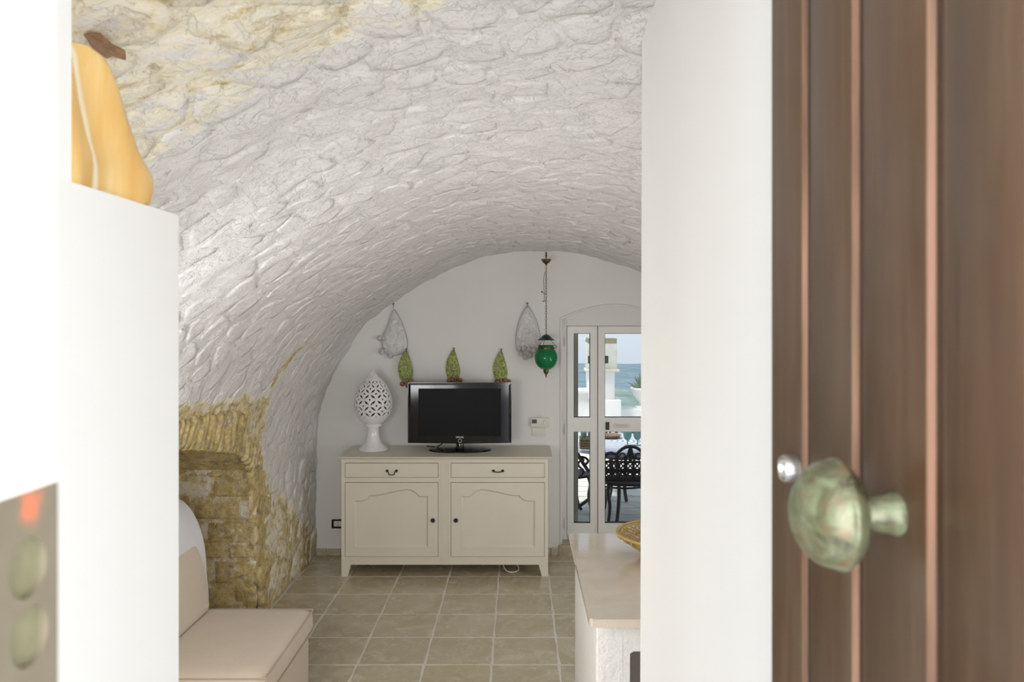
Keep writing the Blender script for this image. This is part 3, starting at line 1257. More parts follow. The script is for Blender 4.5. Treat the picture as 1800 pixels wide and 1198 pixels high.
# ------------------------------------------------------------------ alabaster lamp on the ledge
al = thing('alabaster_lamp', (-0.56, 0.97, 2.194), 'yellow alabaster slab lamp standing on the white ledge', 'lamp')
mb = MB()
rows = []
spec = [(0.000, 0.868, 1.100, 0.0), (0.008, 0.862, 1.113, 0.003), (0.03, 0.860, 1.120, 0.005), (0.044, 0.860, 1.116, 0.004), (0.056, 0.860, 1.098, 0.002), (0.0715, 0.860, 1.080, 0.0),
        (0.108, 0.861, 1.052, -0.003), (0.14, 0.862, 1.032, -0.005), (0.160, 0.863, 1.012, -0.006), (0.170, 0.866, 1.002, -0.009), (0.177, 0.872, 0.985, -0.016)]
for z, ya, yb, bulge in spec:
    row = []
    N = 22
    for k in range(N + 1):
        t = k / N
        y = ya + (yb - ya) * t
        flute = 0.008 * math.sin(t * PI * 3.1 + 0.5) - 0.008 * max(0, t - 0.85) / 0.15 - 0.012 * max(0, 0.12 - t) / 0.12
        row.append((-0.515 + bulge + flute, y, 2.194 + z))
    for k in range(N, -1, -1):
        t = k / N
        row.append((-0.60 - bulge * 0.5, ya + (yb - ya) * t, 2.194 + z))
    rows.append(row)
mb.grid(rows, False, True)
mb.f.append(tuple(range(len(rows[0])))[::-1])
b = (len(rows) - 1) * len(rows[0])
mb.f.append(tuple(range(b, b + len(rows[0]))))
mb.build('shade', M['alabaster'], al, True, True, 1.0)
MB().box(-0.595, -0.535, 0.89, 1.0, 2.194, 2.199).build('base', M['brass_dark'], al)

# ------------------------------------------------------------------ sideboard
SY = 6.23


def fx(x):
    return (x - 912) / FPX * SY


def fh(y):
    return EYE + (565 - y) / FPX * SY


sb = thing('sideboard', (fx(781), 6.5, 0), 'cream painted two-door sideboard standing against the end wall', 'sideboard')
SBL, SBR, SBT = fx(600), fx(963.5), fh(803)
c = MB()
fy0, fy1 = SY, SY + 0.022
H = lambda y: fh(y)
# face frame: stiles, rails
c.box(SBL, fx(606.5), fy0, fy1, H(992), SBT - 0.02)
c.box(fx(957.5), SBR, fy0, fy1, H(992), SBT - 0.02)
c.box(fx(770.5), fx(792.5), fy0, fy1, H(992), SBT - 0.02)
for a, b_ in ((804, 813), (839, 847), (978, 992)):
    c.box(fx(606.5), fx(770.5), fy0, fy1, H(b_), H(a))
    c.box(fx(792.5), fx(957.5), fy0, fy1, H(b_), H(a))
# fluting on the middle stile
for k in (774.5, 778.5, 784, 788.5):
    c.box(fx(k), fx(k + 1.2), fy0 - 0.004, fy0, H(990), H(806))
c.build('face_frame', M['cream_paint'], sb, False)
c = MB()
c.box(SBL, SBL + 0.02, fy1, YB - 0.03, H(992), SBT - 0.02)
c.box(SBR - 0.02, SBR, fy1, YB - 0.03, H(992), SBT - 0.02)
c.box(SBL + 0.02, SBR - 0.02, YB - 0.045, YB - 0.03, H(992), SBT - 0.02)
c.box(SBL + 0.02, SBR - 0.02, fy1, YB - 0.045, H(992), H(992) + 0.02)
c.box(SBL + 0.02, SBR - 0.02, fy1 + 0.01, fy1 + 0.02, H(992) + 0.02, SBT - 0.02)
c.build('carcass', M['cream_paint'], sb, False)
t = MB()
x0, x1 = (594 - 912) / FPX * 6.205, (971 - 912) / FPX * 6.205
tp = [(6.205, SBT - 0.006), (6.20, SBT - 0.002), (6.205, SBT + 0.004), (6.212, SBT + 0.006), (YB - 0.01, SBT + 0.006), (YB - 0.01, SBT - 0.02), (6.225, SBT - 0.02), (6.222, SBT - 0.012)]
t.prism(tp, x0, x1, 'YZ')
t.build('top_board', M['cream_paint'], sb, False)
for lx, sgn in ((SBL, 1), (SBR, -1)):
    for ly in (SY, YB - 0.085):
        f = MB()
        zt = H(992)
        a, b_ = lx, lx + sgn * fx(912 + 16) * 1.0
        bt = lx + sgn * 0.05
        f.add([(a, ly, 0), (bt, ly, 0), (bt, ly + 0.05, 0), (a, ly + 0.05, 0), (a, ly, zt), (lx + sgn * 0.075, ly, zt), (lx + sgn * 0.075, ly + 0.055, zt), (a, ly + 0.055, zt)],
              [(0, 3, 2, 1), (4, 5, 6, 7), (0, 1, 5, 4), (1, 2, 6, 5), (2, 3, 7, 6), (3, 0, 4, 7)])
        f.build('leg', M['cream_paint'], sb, False)


def drawer(xa, xb, mode):
    g = 0.0035
    o = MB().box(fx(xa) + g, fx(xb) - g, SY - 0.004, SY + 0.3, H(839) + g, H(813) - g).build('drawer', M['cream_paint'], sb, False)
    mx = (688.8 if mode == 'down' else 875.5)
    hd = MB()
    for s in (-8.2, 8.2):
        hd.lathe([(0.0, -0.012), (0.006, -0.0115), (0.010, -0.008), (0.0115, -0.004), (0.0115, 0.0)], 14, (fx(mx + s), SY - 0.004, H(827)), 'Y', False)
    r = 0.0042
    if mode == 'down':
        pts = [(fx(mx - 8.2), SY - 0.015, H(827)), (fx(mx - 5.5), SY - 0.020, H(829)), (fx(mx - 5), SY - 0.021, H(832)), (fx(mx - 3.5), SY - 0.021, H(833.2)), (fx(mx + 3.5), SY - 0.021, H(833.2)),
               (fx(mx + 5), SY - 0.021, H(832)), (fx(mx + 5.5), SY - 0.02, H(829)), (fx(mx + 8.2), SY - 0.015, H(827))]
    else:
        pts = [(fx(mx - 8.2), SY - 0.012, H(827)), (fx(mx - 5.5), SY - 0.03, H(827.6)), (fx(mx), SY - 0.04, H(828)), (fx(mx + 5.5), SY - 0.03, H(827.6)), (fx(mx + 8.2), SY - 0.012, H(827))]
    hd.tube(smooth_path(pts, 4), r, 8)
    h_ = hd.build('handle', M['black_iron'], o)
    h_['label'] = 'black iron drop handle'


drawer(606.5, 770.5, 'down')
drawer(792.5, 957.5, 'flat')


def cupboard_door(xa, xb, shape, knob):
    g = 0.0035
    outer = [(fx(xa) + g, H(978) + g), (fx(xb) - g, H(978) + g), (fx(xb) - g, H(847) - g), (fx(xa) + g, H(847) - g)]
    inner = [(fx(x), H(y)) for x, y in shape]
    m = MB()
    m.prism(outer, SY - 0.004, SY + 0.018, 'XZ', [inner])
    o = m.build('door', M['cream_paint'], sb, False)
    # panel set back in the frame, with a bevelled edge
    n = len(inner)

    def inset(d):
        out = []
        for k in range(n):
            p0, p1, p3 = Vector(inner[k - 1]), Vector(inner[k]), Vector(inner[(k + 1) % n])
            u, w = (p1 - p0).normalized(), (p3 - p1).normalized()
            nn = Vector((-(u.y + w.y), u.x + w.x)).normalized()
            m_ = max(0.5, nn.dot(Vector((-u.y, u.x))))
            out.append(tuple(p1 + nn * d / m_))
        return out
    area2 = sum(inner[k - 1][0] * inner[k][1] - inner[k][0] * inner[k - 1][1] for k in range(n))
    sg = 1 if area2 > 0 else -1
    q = MB()
    vs = []
    for d, dep in ((0.0, -0.004), (0.004, -0.0055), (0.008, -0.003), (0.018, 0.008)):
        vs += [(x, SY + dep, z) for x, z in inset(d * sg)]
    fs = [(r * n + k, r * n + (k + 1) % n, (r + 1) * n + (k + 1) % n, (r + 1) * n + k) for r in range(3) for k in range(n)]
    p2 = inset(0.018 * sg)
    tri = tessellate_polygon([[Vector((x, z, 0)) for x, z in p2]])
    fs += [tuple(i + 3 * n for i in tt) for tt in tri]
    q.add(vs, fs)
    q.build('panel', M['cream_paint'], o, False)
    k = MB()
    kx, kz = fx(knob), H(914)
    k.lathe([(0.0, -0.026), (0.006, -0.0255), (0.009, -0.022), (0.009, -0.018), (0.005, -0.012), (0.005, -0.004)], 14, (kx, SY, kz), 'Y', False)
    for i in range(12):
        a = 2 * PI * i / 12
        k.tube([(kx + 0.004 * math.cos(a), SY - 0.006, kz + 0.004 * math.sin(a)), (kx + 0.013 * math.cos(a), SY - 0.010, kz + 0.013 * math.sin(a)),
                (kx + 0.0205 * math.cos(a), SY - 0.005, kz + 0.0205 * math.sin(a))], [0.003, 0.0034, 0.0016], 6)
    kk = k.build('knob', M['black_iron'], o)
    kk['label'] = 'dark flower-shaped knob'


left_shape = [(622, 962.5), (754, 962.5), (754, 870), (738.5, 870), (735, 866.5), (731, 863), (726, 860), (721, 858.3), (716, 857.7), (710, 858.3), (690, 862), (668, 867),
              (660, 868.3), (649, 868.3), (647.5, 872), (644, 875), (640, 877), (635, 877.7), (622, 877.7)]
right_shape = [(1563.7 - x, y) for x, y in reversed(left_shape)]
cupboard_door(606.5, 770.5, left_shape, 761)
cupboard_door(792.5, 957.5, right_shape, 801.5)
cb = MB()
cb.tube(smooth_path([(-0.13, 6.42, 0.085), (-0.12, 6.36, 0.03), (-0.08, 6.33, 0.006), (-0.02, 6.34, 0.006), (0.0, 6.38, 0.02), (-0.03, 6.42, 0.06), (-0.04, 6.45, 0.085)], 6), 0.0045, 8)
tag(cb.build('power_cable', M['white_plastic'], None), 'white cable looping down under the sideboard', 'cable')

# ------------------------------------------------------------------ television
TOP = SBT + 0.0065
TY = 6.50
tv = thing('television', ((808 - 912) / FPX * 6.52, 6.53, TOP), 'black flat television standing on the cream sideboard', 'television')


def tp_(x, y, Y=TY):
    return at(x, y, Y)


a, b_ = at(717, 778, TY), at(899, 672, TY)
L, R, B, T = a.x, b_.x, a.z, b_.z
sl, sr, sbm, stp = at(735.5, 0, TY).x, at(880.5, 0, TY).x, at(0, 766, TY).z, at(0, 682.5, TY).z
m = MB()
# chamfered bezel round the screen
o4 = [(L, B), (L + (R - L) * .3, B - .004), ((L + R) / 2, B - .006), (R - (R - L) * .3, B - .004), (R, B), (R, T), (L, T)]
m.prism(o4, TY, TY + 0.05, 'XZ', [[(sl, sbm), (sr, sbm), (sr, stp), (sl, stp)]])
m.build('bezel', M['black_gloss'], tv, False)
m = MB()
ch = 0.016
m.add([(L + .004, TY - .001, T - .003), (R - .004, TY - .001, T - .003), (R - .022, TY - .0025, T - .022), (L + .022, TY - .0025, T - .022)], [(0, 1, 2, 3)])
m.add([(L + .004, TY - .001, T - .004), (L + .022, TY - .0025, T - .023), (L + .022, TY - .0025, B + .02), (L + .004, TY - .001, B + .003)], [(0, 1, 2, 3)])
m.add([(R - .004, TY - .001, T - .004), (R - .022, TY - .0025, T - .023), (R - .022, TY - .0025, B + .02), (R - .004, TY - .001, B + .003)], [(0, 1, 2, 3)])
m.build('bezel_chamfer', M['black_gloss'], tv, False)
MB().box(sl - 0.002, sr + 0.002, TY + 0.006, TY + 0.012, sbm - 0.002, stp + 0.002).build('screen', M['screen'], tv, False)
MB().box(L + 0.06, R - 0.06, TY + 0.05, TY + 0.095, B + 0.05, T - 0.05, 0.015).build('back_cover', M['black_gloss'], tv)
cx = (L + R) / 2
nk = MB()
rows = []
for z, w, d in ((TOP + 0.012, 0.043, 0.03), (TOP + 0.03, 0.034, 0.024), (TOP + 0.06, 0.031, 0.02), (B + 0.03, 0.031, 0.02)):
    rows.append([(cx + w * math.cos(t), TY + 0.03 + d * math.sin(t), z) for t in np.linspace(0, 2 * PI, 24, endpoint=False)])
nk.grid(rows, False, True)
nk.build('neck', M['black_gloss'], tv)
bs = MB()
rows = []
for r, z in ((1.0, 0.0), (1.0, 0.006), (0.97, 0.012), (0.5, 0.017), (0.12, 0.02)):
    rows.append([(cx + 0.262 * r * math.cos(t), 6.53 + 0.16 * r * math.sin(t), TOP + z) for t in np.linspace(0, 2 * PI, 48, endpoint=False)])
bs.grid(rows, False, True)
bs.f.append(tuple(range(4 * 48, 5 * 48)))
bs.build('stand_base', M['black_gloss'], tv)


def text(body, size, loc, parent, mat, name='lettering', width=None):
    cu = bpy.data.curves.new(name, 'FONT')
    cu.body = body
    cu.align_x = 'CENTER'
    cu.align_y = 'CENTER'
    cu.size = size
    cu.extrude = 0.0004
    cu.materials.append(mat)
    o = bpy.data.objects.new(name, cu)
    COL.objects.link(o)
    o.location = loc
    o.rotation_euler = (PI / 2, 0, 0)
    o.parent = parent
    o.matrix_parent_inverse = parent.matrix_basis.inverted()
    if width:
        bpy.context.view_layer.update()
        k = width / max(1e-6, o.dimensions.x)
        o.scale = (k, 1, 1)
        bpy.context.view_layer.update()
    me = bpy.data.meshes.new_from_object(o.evaluated_get(bpy.context.evaluated_depsgraph_get()))
    r = bpy.data.objects.new(name, me)
    COL.objects.link(r)
    r.location, r.rotation_euler, r.scale = o.location, o.rotation_euler, o.scale
    r.parent = parent
    r.matrix_parent_inverse = parent.matrix_basis.inverted()
    bpy.data.objects.remove(o)
    return r


text('SAMSUNG', 0.022, at(808.2, 768.2, TY - 0.0035), tv, M['silver_print'], width=0.064)
rg = MB()
rc = at(808.4, 774.3, TY - 0.003)
rg.tube([(rc.x + 0.0145 * math.cos(t), TY - 0.002, rc.z + 0.0145 * math.sin(t)) for t in np.linspace(0, 2 * PI, 32, endpoint=False)], 0.0016, 6, True)
rg.build('power_ring', M['silver_print'], tv)
cbl = MB()
cbl.tube(smooth_path([at(779, 777, 6.56), at(776, 780, 6.57), at(769.5, 784.5, 6.60), (at(769, 0, 6.62).x - .02, 6.65, TOP + .006), (at(769, 0, 6.62).x - .1, 6.70, TOP + .006)], 5), 0.0045, 8)
cbl.build('cord', M['black_gloss'], tv)

# ------------------------------------------------------------------ pierced egg lamp
EX, EYC = at(656, 0, 6.56).x, 6.56
eg = thing('pierced_egg_lamp', (EX, EYC, TOP), 'white pierced ceramic egg lamp on a flared foot, left end of sideboard', 'lamp')
k = 6.56 / FPX
zz = lambda y: EYE + (565 - y) * k
ft = MB()
z0 = TOP
ft.lathe([(0.0, 0.0), (0.121, 0.0), (0.123, 0.006), (0.118, 0.014), (0.106, 0.022), (0.100, 0.028), (0.086, 0.042), (0.070, 0.062), (0.056, 0.092), (0.0495, 0.125), (0.0475, 0.16), (0.049, 0.185),
          (0.052, 0.195), (0.074, 0.199), (0.076, 0.203), (0.072, 0.208), (0.070, 0.213), (0.074, 0.2165), (0.073, 0.222), (0.0, 0.222)], 40, (EX, EYC, z0), 'Z', False)
ft.build('foot', M['ceramic'], eg, True, True, 0.9)
ez = [(0.070, 0.218), (0.094, 0.236), (0.118, 0.262), (0.138, 0.293), (0.152, 0.328), (0.1595, 0.366), (0.1605, 0.402), (0.155, 0.440), (0.144, 0.478), (0.128, 0.515), (0.108, 0.550), (0.085, 0.580), (0.062, 0.602), (0.044, 0.616)]
_r = np.array([p[0] for p in ez])
_z = np.array([p[1] for p in ez])
_l = np.concatenate([[0], np.cumsum(np.hypot(np.diff(_r), np.diff(_z)))])
sv = np.linspace(0, _l[-1], 110)
pr = smooth_path([(a_, b2, 0) for a_, b2 in ez], 8)
_pl = [0.0]
for p, q in zip(pr, pr[1:]):
    _pl.append(_pl[-1] + (q - p).length)
NA = 252
R_ = np.interp(np.linspace(0, _pl[-1], 120), _pl, [p.x for p in pr])
Z_ = np.interp(np.linspace(0, _pl[-1], 120), _pl, [p.y for p in pr])
nodes_z = [(635, 0), (563, 1), (490, 2), (416, 3), (347, 4), (285, 5), (230, 6), (186, 7)]
nz = [zz(640 + y / 7.045) - z0 for y, _ in nodes_z]


def pierced(ang, z):
    if z < nz[0] or z > nz[-1]:
        return False
    v = float(np.interp(z, nz, range(8)))
    u = ang / (2 * PI / 9) + 0.0
    p, q = u + v / 2, u - v / 2                    # diamond lattice coordinates
    for (a_, b2) in ((p, q), (q, p)):
        da = a_ - round(a_)
        t = b2 - math.floor(b2)
        if 0.14 < t < 0.86:
            wv = 0.105 * math.sin(PI * (t - 0.14) / 0.72) ** 0.8
            if abs(da) < wv:
                return True
    fp, fq = p - math.floor(p) - 0.5, q - math.floor(q) - 0.5
    if abs(fp) + abs(fq) < 0.0:
        return True
    return max(abs(fp), abs(fq)) < 0.098


e = MB()
for i in range(120):
    for j in range(NA):
        a_ = 2 * PI * j / NA
        e.v.append((EX + R_[i] * math.cos(a_), EYC + R_[i] * math.sin(a_), z0 + Z_[i]))
for i in range(119):
    zc = (Z_[i] + Z_[i + 1]) / 2
    for j in range(NA):
        ac = 2 * PI * (j + 0.5) / NA + PI / 2      # a node column faces the room
        if pierced(ac, zc):
            continue
        e.f.append((i * NA + j, i * NA + (j + 1) % NA, (i + 1) * NA + (j + 1) % NA, (i + 1) * NA + j))
eo = e.build('pierced_shell', M['ceramic'], eg, True, False, 3.0)
md = eo.modifiers.new('thickness', 'SOLIDIFY')
md.thickness = 0.008
md.offset = -1
eo.data.materials.append(plain('shaded_shell_inside', (0.13, 0.11, 0.095), 0.9))  # inner face coloured dark to paint the unlit hollow
md.material_offset = 1
tip = MB()
tip.lathe([(0.047, 0.610), (0.044, 0.618), (0.036, 0.626), (0.024, 0.634), (0.013, 0.644), (0.008, 0.655), (0.006, 0.664), (0.0, 0.668)], 24, (EX, EYC, z0), 'Z', False)
for i in range(5):
    a_ = 2 * PI * i / 5 + 0.3
    tip.tube([(EX + 0.03 * math.cos(a_), EYC + 0.03 * math.sin(a_), z0 + 0.624), (EX + 0.02 * math.cos(a_), EYC + 0.02 * math.sin(a_), z0 + 0.642), (EX + 0.004 * math.cos(a_), EYC, z0 + 0.667)],
             [0.006, 0.005, 0.002], 6)
tip.build('bud_tip', M['ceramic'], eg)

# ------------------------------------------------------------------ ceramic wall ornaments
WK = YB / FPX


def wx(x):
    return (x - 912) * WK


def wz(y):
    return EYE + (565 - y) * WK


def pad(outline, dome, rim=None):
    """a pillow-shaped ceramic leaf on the wall from its outline in wall coordinates"""
    loop = smooth_path([(x, z, 0) for x, z in outline], 6, True)
    n = len(loop)
    cx = sum(p.x for p in loop) / n
    cz = sum(p.y for p in loop) / n
    mb = MB()
    rings = []
    for s, d in ((1.0, 0.0), (1.0, 0.35), (0.93, 0.55), (0.75, 0.85), (0.45, 0.98), (0.12, 1.0)):
        rings.append([(cx + (p.x - cx) * s, YB - 0.003 - d * dome, cz + (p.y - cz) * s) for p in loop])
    mb.grid(rings, False, True)
    b = 5 * n
    mb.f.append(tuple(range(b, b + n)))
    mb.f.append(tuple(range(n))[::-1])
    return mb, loop


def ornament(name, label, group, outline, fruits, mat, fmat, nail, dome=0.03, rim=True, fr=0.02):
    xs = sum(wx(p[0]) for p in outline) / len(outline)
    zs = min(wz(p[1]) for p in outline)
    o = thing(name, (xs, YB, zs), label, 'ornament', group)
    mb, loop = pad([(wx(x), wz(y)) for x, y in outline], dome)
    mb.build('leaf', mat, o, True, True, 2.0)
    if rim:
        MB().tube([(p.x, YB - dome * 0.35, p.y) for p in loop], 0.0036, 6, True).build('rim', M['grey_rim'], o)
    for x, y, r in fruits:
        f = MB()
        c_ = (wx(x), YB - max(dome * 0.5, r * WK * 0.9) - 0.004, wz(y))
        f.sphere(c_, r * WK, 16, 10, (1, 0.9, 1))
        f.tube([(c_[0] + r * WK * 0.98 * math.cos(t), c_[1], c_[2] + r * WK * 0.98 * math.sin(t)) for t in np.linspace(0, 2 * PI, 20, endpoint=False)], 0.0026, 5, True)
        f.build('fruit', fmat, o)
    nl = MB()
    nl.lathe([(0.0, -0.02), (0.008, -0.019), (0.009, -0.015), (0.004, -0.013), (0.004, 0.03)], 10, (wx(nail[0]), YB, wz(nail[1])), 'Y', False)
    nl.tube([(wx(nail[0]), YB - 0.012, wz(nail[1])), (wx(nail[0]) + .003, YB - 0.02, wz(nail[1] + 3)), (wx(nail[0]) + .001, YB - 0.02, wz(nail[1] + 7))], 0.0022, 6)
    nl.build('nail', M['brass_dark'], o)
    return o


ornament('cactus_ornament', 'white ceramic prickly-pear pad with fruits down its left edge, above egg lamp', 'white ceramic pads on the end wall',
         [(693, 544), (699, 552), (708, 570), (715, 592), (716, 608), (711, 618), (700, 623), (688, 624), (679, 620), (673, 609), (672, 596), (675, 587), (682, 570), (688, 552)],
         [(668.5, 594, 4.6), (675, 594, 4), (672, 617, 5.4), (679, 616, 4.6), (686.5, 625, 4.6)], M['white_glaze'], M['pearl_glaze'], (692, 534))
ornament('cactus_ornament', 'white ceramic prickly-pear pad with grape-like fruits at its foot, behind lantern', 'white ceramic pads on the end wall',
         [(927, 538), (934, 546), (942, 562), (948, 582), (949, 598), (946, 611), (936, 616), (925, 616), (914, 615), (908, 607), (907, 592), (910, 573), (917, 553)],
         [(912.5, 612, 5.2), (921, 612, 5.4), (930, 613, 5.4), (938.5, 615, 5.2), (915.5, 621, 4.6), (923.5, 627, 4.8), (931.5, 624, 5)], M['white_glaze'], M['pearl_glaze'], (926.8, 533))
for gx, gy, lab in ((0, 0, 'green ceramic leaf with red fruits over the left corner of the television'), (82.5, -1, 'green ceramic leaf with red fruits over the middle of the television'),
                    (165.8, 1, 'green ceramic leaf with red fruits over the right corner of the television')):
    fr_ = [(709, 673.5, 4.3), (716, 672, 3.6), (723.5, 669, 4.3), (718, 677, 3.6)]
    if gx == 82.5:
        fr_ = [(707.5, 669, 3.9), (713.5, 667, 3.9), (719.5, 667, 3.6), (727, 668.5, 3.6), (722, 664.5, 2.8)]
    elif gx:
        fr_ = [(708.5, 669, 3.9), (714.5, 667, 3.6), (722.5, 667, 4.3), (729, 669, 3.6)]
    _lf = ornament('leaf_ornament', lab, 'green ceramic leaves on the end wall',
             [(x + gx, y + gy) for x, y in [(714, 615), (718, 619), (722, 632), (726, 648), (726, 658), (722, 667), (713, 668), (706, 667), (702, 656), (701, 645), (704, 632), (710, 619)]],
             [(x + gx, y + gy) + (r,) for x, y, r in fr_], M['green_glaze'], M['red_glaze'], (715.5 + gx, 613 + gy), 0.024, False)
    if gx == 0:
        _lf.location.y -= 0.03                             # it hangs over the edge of the white pad

# ------------------------------------------------------------------ green glass lantern
LY = 6.62
lk = LY / FPX
lx = (960 - 912) * lk
lz = lambda y: EYE + (565 - y) * lk
ln = thing('hanging_lantern', (lx, LY, lz(664)), 'green glass globe lantern hanging on a brass chain from the vault', 'lantern')
g = MB()
g.lathe([(r * lk, (565 - y) * lk) for r, y in [(4.5, 649), (9, 648), (14.5, 644), (18.5, 638), (20.4, 630), (20.0, 623), (17.5, 617), (14.2, 613), (13.2, 610), (13.6, 608), (15, 607), (14.2, 606.5),
                                                (12.6, 608), (12.2, 610), (13.2, 613.5), (16.5, 617.6), (19.2, 623.3), (19.6, 630), (17.8, 637.5), (14, 643), (8.8, 647), (4.4, 648)]], 40, (lx, LY, EYE), 'Z', False)
g.build('globe', M['green_glass'], ln, True, True, 1.0)
b_ = MB()
b_.lathe([(r * lk, (565 - y) * lk) for r, y in [(13.8, 609.5), (14.6, 610), (14.6, 613.3), (13.9, 613.8), (13.4, 612)]], 32, (lx, LY, EYE), 'Z', False)
for a_ in (0.15, 2.3, 4.3):
    hx, hy = math.cos(a_), math.sin(a_)
    b_.tube([(lx + 14.6 * lk * hx, LY + 14.6 * lk * hy, lz(611)), (lx + 17.5 * lk * hx, LY + 17.5 * lk * hy, lz(611.5)), (lx + 18.5 * lk * hx, LY + 18.5 * lk * hy, lz(609)),
             (lx + 17 * lk * hx, LY + 17 * lk * hy, lz(607.5))], 0.0035, 6)
    b_.tube([(lx + 17 * lk * hx, LY + 17 * lk * hy, lz(608)), (lx + 8 * lk * hx, LY + 8 * lk * hy, lz(597)), (lx + 1 * lk * hx, LY + 1 * lk * hy, lz(588))], 0.0022, 6)
b_.build('collar', M['brass_dark'], ln)
b_ = MB()
b_.lathe([(r * lk, (565 - y) * lk) for r, y in [(1.2, 587.5), (4, 588.2), (7.5, 590.5), (10.5, 593.8), (15, 596.5), (15.2, 597.6), (12.5, 597.5), (10, 595.5), (7, 592.4), (4, 590), (1.0, 589)]], 36, (lx, LY, EYE), 'Z', False)
b_.build('smoke_bell', M['dark_green_metal'], ln)
b_ = MB()
b_.lathe([(r * lk, (565 - y) * lk) for r, y in [(5, 648), (5, 650.5), (4.6, 653.5), (3.4, 656), (1.4, 658), (1.0, 659), (1.6, 660), (0.9, 661.5), (0.4, 664)]], 24, (lx, LY, EYE), 'Z', True)
b_.build('finial', M['brass_dark'], ln)
b_ = MB()
b_.lathe([(r * lk, (565 - y) * lk) for r, y in [(1.2, 443), (1.8, 446), (1.0, 447.5), (2.2, 449.5), (1.2, 451), (1.0, 455), (8.6, 455.2), (8.3, 457), (6.5, 460.5), (3.2, 463), (1.4, 465), (0.8, 467)]], 28, (lx, LY, EYE), 'Z', True)
b_.build('canopy', M['brass_dark'], ln)
ch = MB()
y = 466.5
i = 0
while y < 587:
    hh = 6.0
    c_ = (lx, LY, lz(y + hh / 2))
    pts = []
    for t in np.linspace(0, 2 * PI, 14, endpoint=False):
        u, w = 1.35 * lk * math.cos(t), (hh / 2) * lk * math.sin(t)
        pts.append((c_[0] + (u if i % 2 == 0 else u * 0.25), c_[1] + (u if i % 2 else 0), c_[2] + w))
    ch.tube(pts, 0.0019, 5, True)
    y += 5.0
    i += 1
co = ch.build('chain', M['brass_dark'], ln)
co['kind'] = 'stuff'
wr_ = MB()
P_ = lambda x, y: (lx + (x - 960) * lk, LY - 0.01, lz(y))
wr_.tube(smooth_path([P_(960, 476), P_(958.5, 478), P_(955.8, 488), P_(956, 505), P_(956.5, 520), P_(956.5, 527), P_(953.8, 529.5), P_(956, 530), P_(960, 528)], 5), 0.0022, 6)
wr_.tube([P_(960, 517), P_(956, 515), P_(953, 513)], 0.0022, 6)
wr_.sphere(P_(952.6, 512.8), 0.0075, 8, 6)
wr_.build('wire', M['brass_dark'], ln)

# ------------------------------------------------------------------ thermostat, switch, socket
th = thing('thermostat', (wx(949), YB, wz(750)), 'white wall thermostat with a grey display and dial', 'thermostat')
MB().box(wx(933), wx(965), YB - 0.028, YB, wz(750), wz(733.5), 0.006).build('case', M['white_plastic'], th)
MB().box(wx(934.8), wx(943.5), YB - 0.0295, YB - 0.026, wz(743), wz(736)).build('display', M['lcd'], th, False)
MB().lathe([(0.0, -0.036), (0.0165, -0.036), (0.018, -0.033), (0.018, -0.026)], 24, (wx(958), YB, wz(741)), 'Y', False).build('dial', M['white_plastic'], th)
MB().box(wx(950.5), wx(952.5), YB - 0.038, YB - 0.01, wz(733.5), wz(729.8)).build('slider', M['white_plastic'], th, False)
bt = MB()
for k in range(4):
    bt.box(wx(945.5 + 2 * k), wx(946.8 + 2 * k), YB - 0.030, YB - 0.027, wz(747.5), wz(746.2))
bt.build('buttons', M['shutter'], th, False)
sw = thing('light_switch', (wx(947), YB, wz(766)), 'ivory rectangular light switch plate below the thermostat', 'switch')
MB().box(wx(935.2), wx(959), YB - 0.010, YB, wz(766.5), wz(751.3), 0.004).build('plate', M['white_plastic'], sw)
for k in range(3):
    MB().box(wx(940 + 4.9 * k), wx(944.5 + 4.9 * k), YB - 0.014, YB - 0.008, wz(763), wz(754.8), 0.001).build('rocker', M['white_plastic'], sw)
so = thing('wall_socket', (wx(592), YB, wz(927)), 'black-framed power socket beside the left foot of sideboard', 'socket')
s_ = MB()
s_.prism([(wx(583.5), wz(927.5)), (wx(607), wz(927.5)), (wx(607), wz(912)), (wx(583.5), wz(912))], YB - 0.012, YB, 'XZ', [[(wx(587), wz(924.5)), (wx(604), wz(924.5)), (wx(604), wz(914.6)), (wx(587), wz(914.6))]])
s_.build('frame', M['black_gloss'], so, False)
MB().box(wx(587.2), wx(600), YB - 0.010, YB - 0.001, wz(924.3), wz(914.8)).build('module', M['white_plastic'], so, False)
hl = MB()
for k in range(3):
    hl.lathe([(0.0, 0), (0.004, 0), (0.004, 0.004)], 8, (wx(594.3), YB - 0.0105, wz(916.8 + 2.7 * k)), 'Y', False)
hl.build('contact_holes', M['gasket'], so)

# ------------------------------------------------------------------ glass door
DY = 6.975
dk = DY / FPX
gx = lambda x: (x - 912) * dk
gz = lambda y: EYE + (565 - y) * dk
gd = thing('door_2', (gx(1075), DY, 0.092), 'white glazed double door opening onto the terrace', 'glass door', kind='structure')
DL, DR, DB, DT = gx(987.5), gx(1164), 0.092, gz(567.5)
f = MB()
fo = [(DL, DB), (DR, DB), (DR, DT), (DL, DT)]
f.prism(fo, DY, DY + 0.07, 'XZ', [[(gx(996.5), DB + 0.004), (gx(1156), DB + 0.004), (gx(1156), gz(572.5)), (gx(996.5), gz(572.5))]])
f.box(gx(991), gx(1160), DY - 0.012, DY, gz(570.5), gz(568))
f.prism(fo, DY + 0.052, DY + 0.07, 'XZ', [[(gx(1002), DB + 0.03), (gx(1150), DB + 0.03), (gx(1150), gz(579)), (gx(1002), gz(579))]])
f.build('outer_frame', M['white_pvc'], gd, False)


